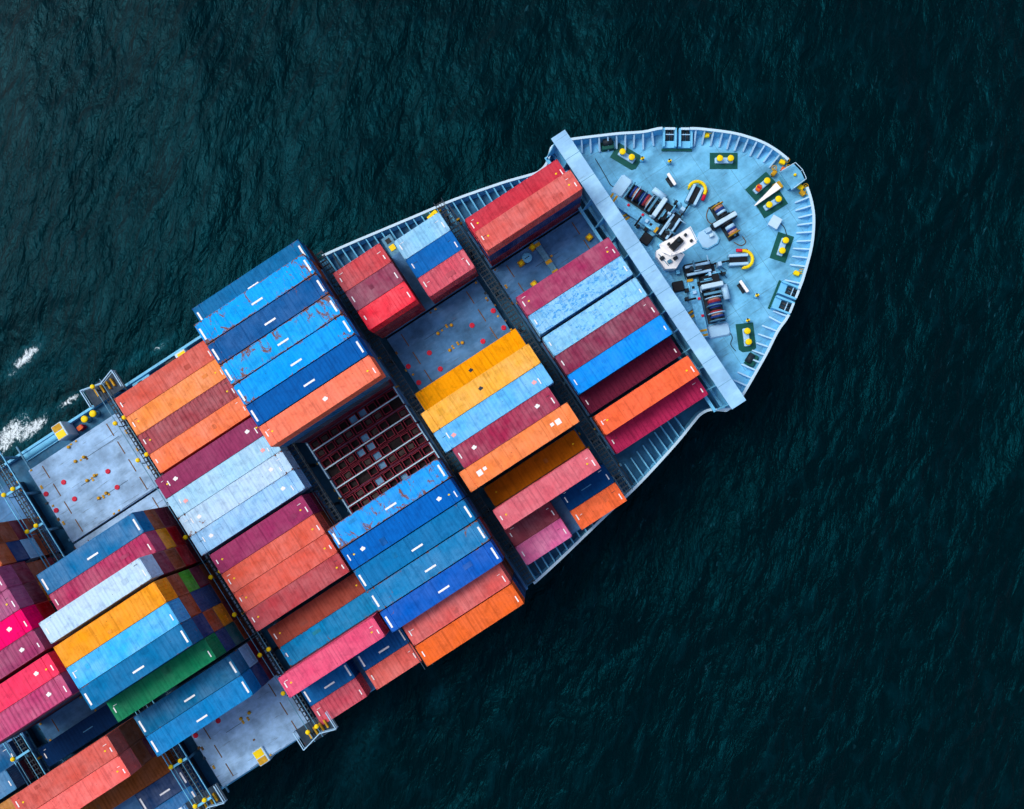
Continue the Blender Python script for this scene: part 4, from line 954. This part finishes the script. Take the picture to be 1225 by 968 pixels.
x, y = at(630.5, 308.5, 14.3); t = thing('round_vent', 'round blue vent cover on the bare first bay hatch', 'vent', (x, y, Z_HATCH+.002))
shade(MB().lathe((0, 0, 0), [(.55, 0), (.55, .3), (.6, .32), (.6, .42), (.5, .48)], 20).build('cover', M['stay'], t)); MB().box(-.3, .3, -.04, .04, .481, .53).build('grip', M['dark'], t)
for s in (1, -1):
    t = thing('side_cabinet', 'yellow and white cabinet on the %s side deck, fifth bay' % SIDE[s], 'cabinet', (-47.6, CLV+s*22.35, Z_MAIN+.002), 0, 'side deck cabinets')
    MB().cbox(-.7, .7, -.95, .95, 0, 2.4, .08).build('body', M['rail'], t); MB().box(-.6, .5, min(s*.0, -s*.85), max(s*.0, -s*.85), 2.401, 2.43).build('yellow_top', M['yellow'], t); MB().box(-.6, .5, min(s*.1, s*.85), max(s*.1, s*.85), 2.401, 2.43).build('worn_top', M['ochre'], t)
    t = thing('side_trough', 'long pale trough along the %s hull edge, fifth bay' % SIDE[s], 'trough', (-51.3, CLV+s*22.75, Z_MAIN+.002), 0, 'side troughs')
    g = MB(); n_ = 8
    for i in range(n_):
        q0, q1 = math.pi*i/n_, math.pi*(i+1)/n_; f = lambda q, r: (.8*r*math.cos(q), .2+.6*r*math.sin(q))
        a, b, c_, d_ = f(q0, .62), f(q1, .62), f(q1, .5), f(q0, .5)
        g.add([(-2.6, *a), (-2.6, *b), (2.6, *b), (2.6, *a)], [(0, 1, 2, 3)])
    shade(g.build('shell', M['stay'], t)); MB().box(-2.6, 2.6, -.62, .62, 0, .199).build('bed', M['stay'], t)
    for i, x in enumerate((-43.7, -44.9)):
        t = thing('mooring_bollard', 'round yellow-topped bollard on the %s side deck, %s of two' % (SIDE[s], ['forward', 'after'][i]), 'bollard', (x, CLV+s*22.3, Z_MAIN+.002), 0, 'side deck bollards')
        shade(MB().lathe((0, 0, 0), [(.45, 0), (.32, .1), (.32, .95)], 16).build('post', M['steel'], t)); shade(MB().lathe((0, 0, 0), [(.36, .951), (.42, .98), (.42, 1.12), (.3, 1.2), (0, 1.21)], 16).build('cap', M['yellow'], t))
    t = thing('hose_box', 'red hose box on the %s side deck, fifth bay' % SIDE[s], 'box', (-46.0, CLV+s*21.8, Z_MAIN+.002), .1, 'hose boxes')
    MB().cbox(-.4, .4, -.25, .25, 0, .9, .05).build('body', M['red'], t); MB().box(-.3, .3, -.27, .27, .901, .94).build('lid', M['orange'], t)
t = thing('side_cabinet', 'white and yellow cabinet beside the terracotta container, port side deck', 'cabinet', (-30.9, CLV+22.1, Z_MAIN+.002)); MB().cbox(-.7, .7, -.6, .6, 0, 1.6, .08).build('body', M['rail'], t); MB().box(-.4, .6, -.5, .4, 1.601, 1.63).build('yellow_top', M['yellow'], t)
t = thing('hose_box', 'red capped black box beside the terracotta container, port side deck', 'box', (-32.6, CLV+22.1, Z_MAIN+.002)); MB().cbox(-.75, .75, -.55, .55, 0, 1.0, .08).build('body', M['black'], t); shade(MB().lathe((0, 0, 1.0), [(.22, .001), (.22, .2), (.1, .26)], 12).build('cap', M['red'], t))
t = thing('deck_locker', 'blue locker on the port side deck of the fourth bay', 'locker', (-36.8, CLV+22.2, Z_MAIN+.002)); MB().cbox(-1.2, 1.2, -.5, .5, 0, .9, .08).build('body', M['stay'], t); MB().box(-.5, .1, -.3, .3, .901, .95).build('hatch', M['black'], t)
for p, lab in [((466, 291), 'port'), ((693, 617), 'starboard')]:
    x, y = at(*p, 14); t = thing('access_platform', 'grey access platform with yellow hatch at the %s rail, second bay' % lab, 'platform', (x, y, Z_MAIN+.002), 0, 'access platforms')
    s = 1 if lab == 'port' else -1
    MB().box(-.62, .62, -1.5, 1.0, 1.6, 1.75).build('deck', M['steel'], t); MB().cbox(-.35, .35, -.9, -.2, 1.751, 1.85, .04).build('hatch', M['yellow'], t); MB().box(-.3, .3, .1, .7, 1.751, 1.78).build('opening', M['black'], t)
    for q in (-.5, .5):
        for r in (-1.3, .8): MB().box(q-.06, q+.06, r-.06, r+.06, 0, 1.599).build('leg', M['dark'], t)
x, y = at(514, 252, 13.8); y -= .45; t = thing('valve_stand', 'yellow valve gear at the port rail beside the pale blue short container', 'valve', (x, y, Z_MAIN+.002), .2); MB().cbox(-.7, .7, -.3, .3, .6, 1.3, .08).build('body', M['yellow'], t); MB().box(-.1, .1, -.1, .1, 0, .599).build('leg', M['dark'], t); MB().cbox(.75, 1.3, -.2, .25, .3, 1.0, .08).build('box', M['ochre'], t)

# hoses and cables lying on the forecastle deck
def cable(pts, r, mat, lab):
    q = [FC(*p, Z_FC) for p in pts]; q = smooth_line(q, 5); t = thing('deck_cable', lab, 'cable', W(*q[0])); g = MB()
    for a_, b_ in zip(q, q[1:]): g.tube((a_[0]-q[0][0], a_[1]-q[0][1], r), (b_[0]-q[0][0], b_[1]-q[0][1], r), r, 6)
    g.build('cable', M[mat], t)
cable([(712, 190), (718, 200), (725, 212), (731, 222), (738, 224)], .045, 'dark', 'thin dark cable on deck between breakwater and port windlass')
cable([(932, 266), (938, 272), (941, 281), (945, 288)], .045, 'dark', 'thin dark cable from the pale locker to the bow rail')
cable([(848, 248), (845, 258), (848, 266), (856, 270)], .05, 'brown', 'brown cable curling beside the small mooring winch')
cable([(878, 290), (886, 294), (892, 290), (888, 283)], .05, 'brown', 'brown cable looped behind the small mooring winch')
cable([(872, 396), (876, 404), (874, 412), (880, 420)], .045, 'dark', 'thin dark cable on deck beside the after starboard bollards')

# anchor chain running from each chain wheel to its stopper
for s in (1, -1):
    A, B = FC(806, 270, 14.4), FC(827, 241, 14.1); n_ = 16
    t = thing('anchor_chain', 'dark anchor chain running to the %s chain stopper' % SIDE[s], 'chain', W(A[0], s*A[1]), 0, 'anchor chains')
    dx, dy = B[0]-A[0], s*(B[1]-A[1]); a_ = math.atan2(dy, dx)
    for i in range(n_):
        f = i/(n_-1); o = MB().cbox(-.19, .19, -.11 if i % 2 else -.05, .11 if i % 2 else .05, -.05 if i % 2 else -.11, .05 if i % 2 else .11, .03).build('link', M['black'], t, (dx*f, dy*f, .75-.2*f), a_)

# plate seams welded across the forecastle deck
def half_fc(u):
    for (u0, h0), (u1, h1) in zip(fc, fc[1:]):
        if u0 <= u <= u1: return h0+(h1-h0)*(u-u0)/max(1e-6, u1-u0)
    return 0
for u in (23.4, 26.3, 29.2, 32.1, 35.0, 37.9):
    hh = half_fc(u)-1.0; MB().box(u-.018, u+.018, -hh, hh, Z_FC+.001, Z_FC+.009).build('deck_seam', M['steel'], ship)
for h in (-12.2, -9.3, -6.2, -3.1, 0, 3.1, 6.2, 9.3, 12.2):
    ue = max(u for u, q in fc if q > abs(h)+.9); MB().box(20.7, ue-.3, h-.018, h+.018, Z_FC+.001, Z_FC+.0075).build('deck_seam', M['steel'], ship)
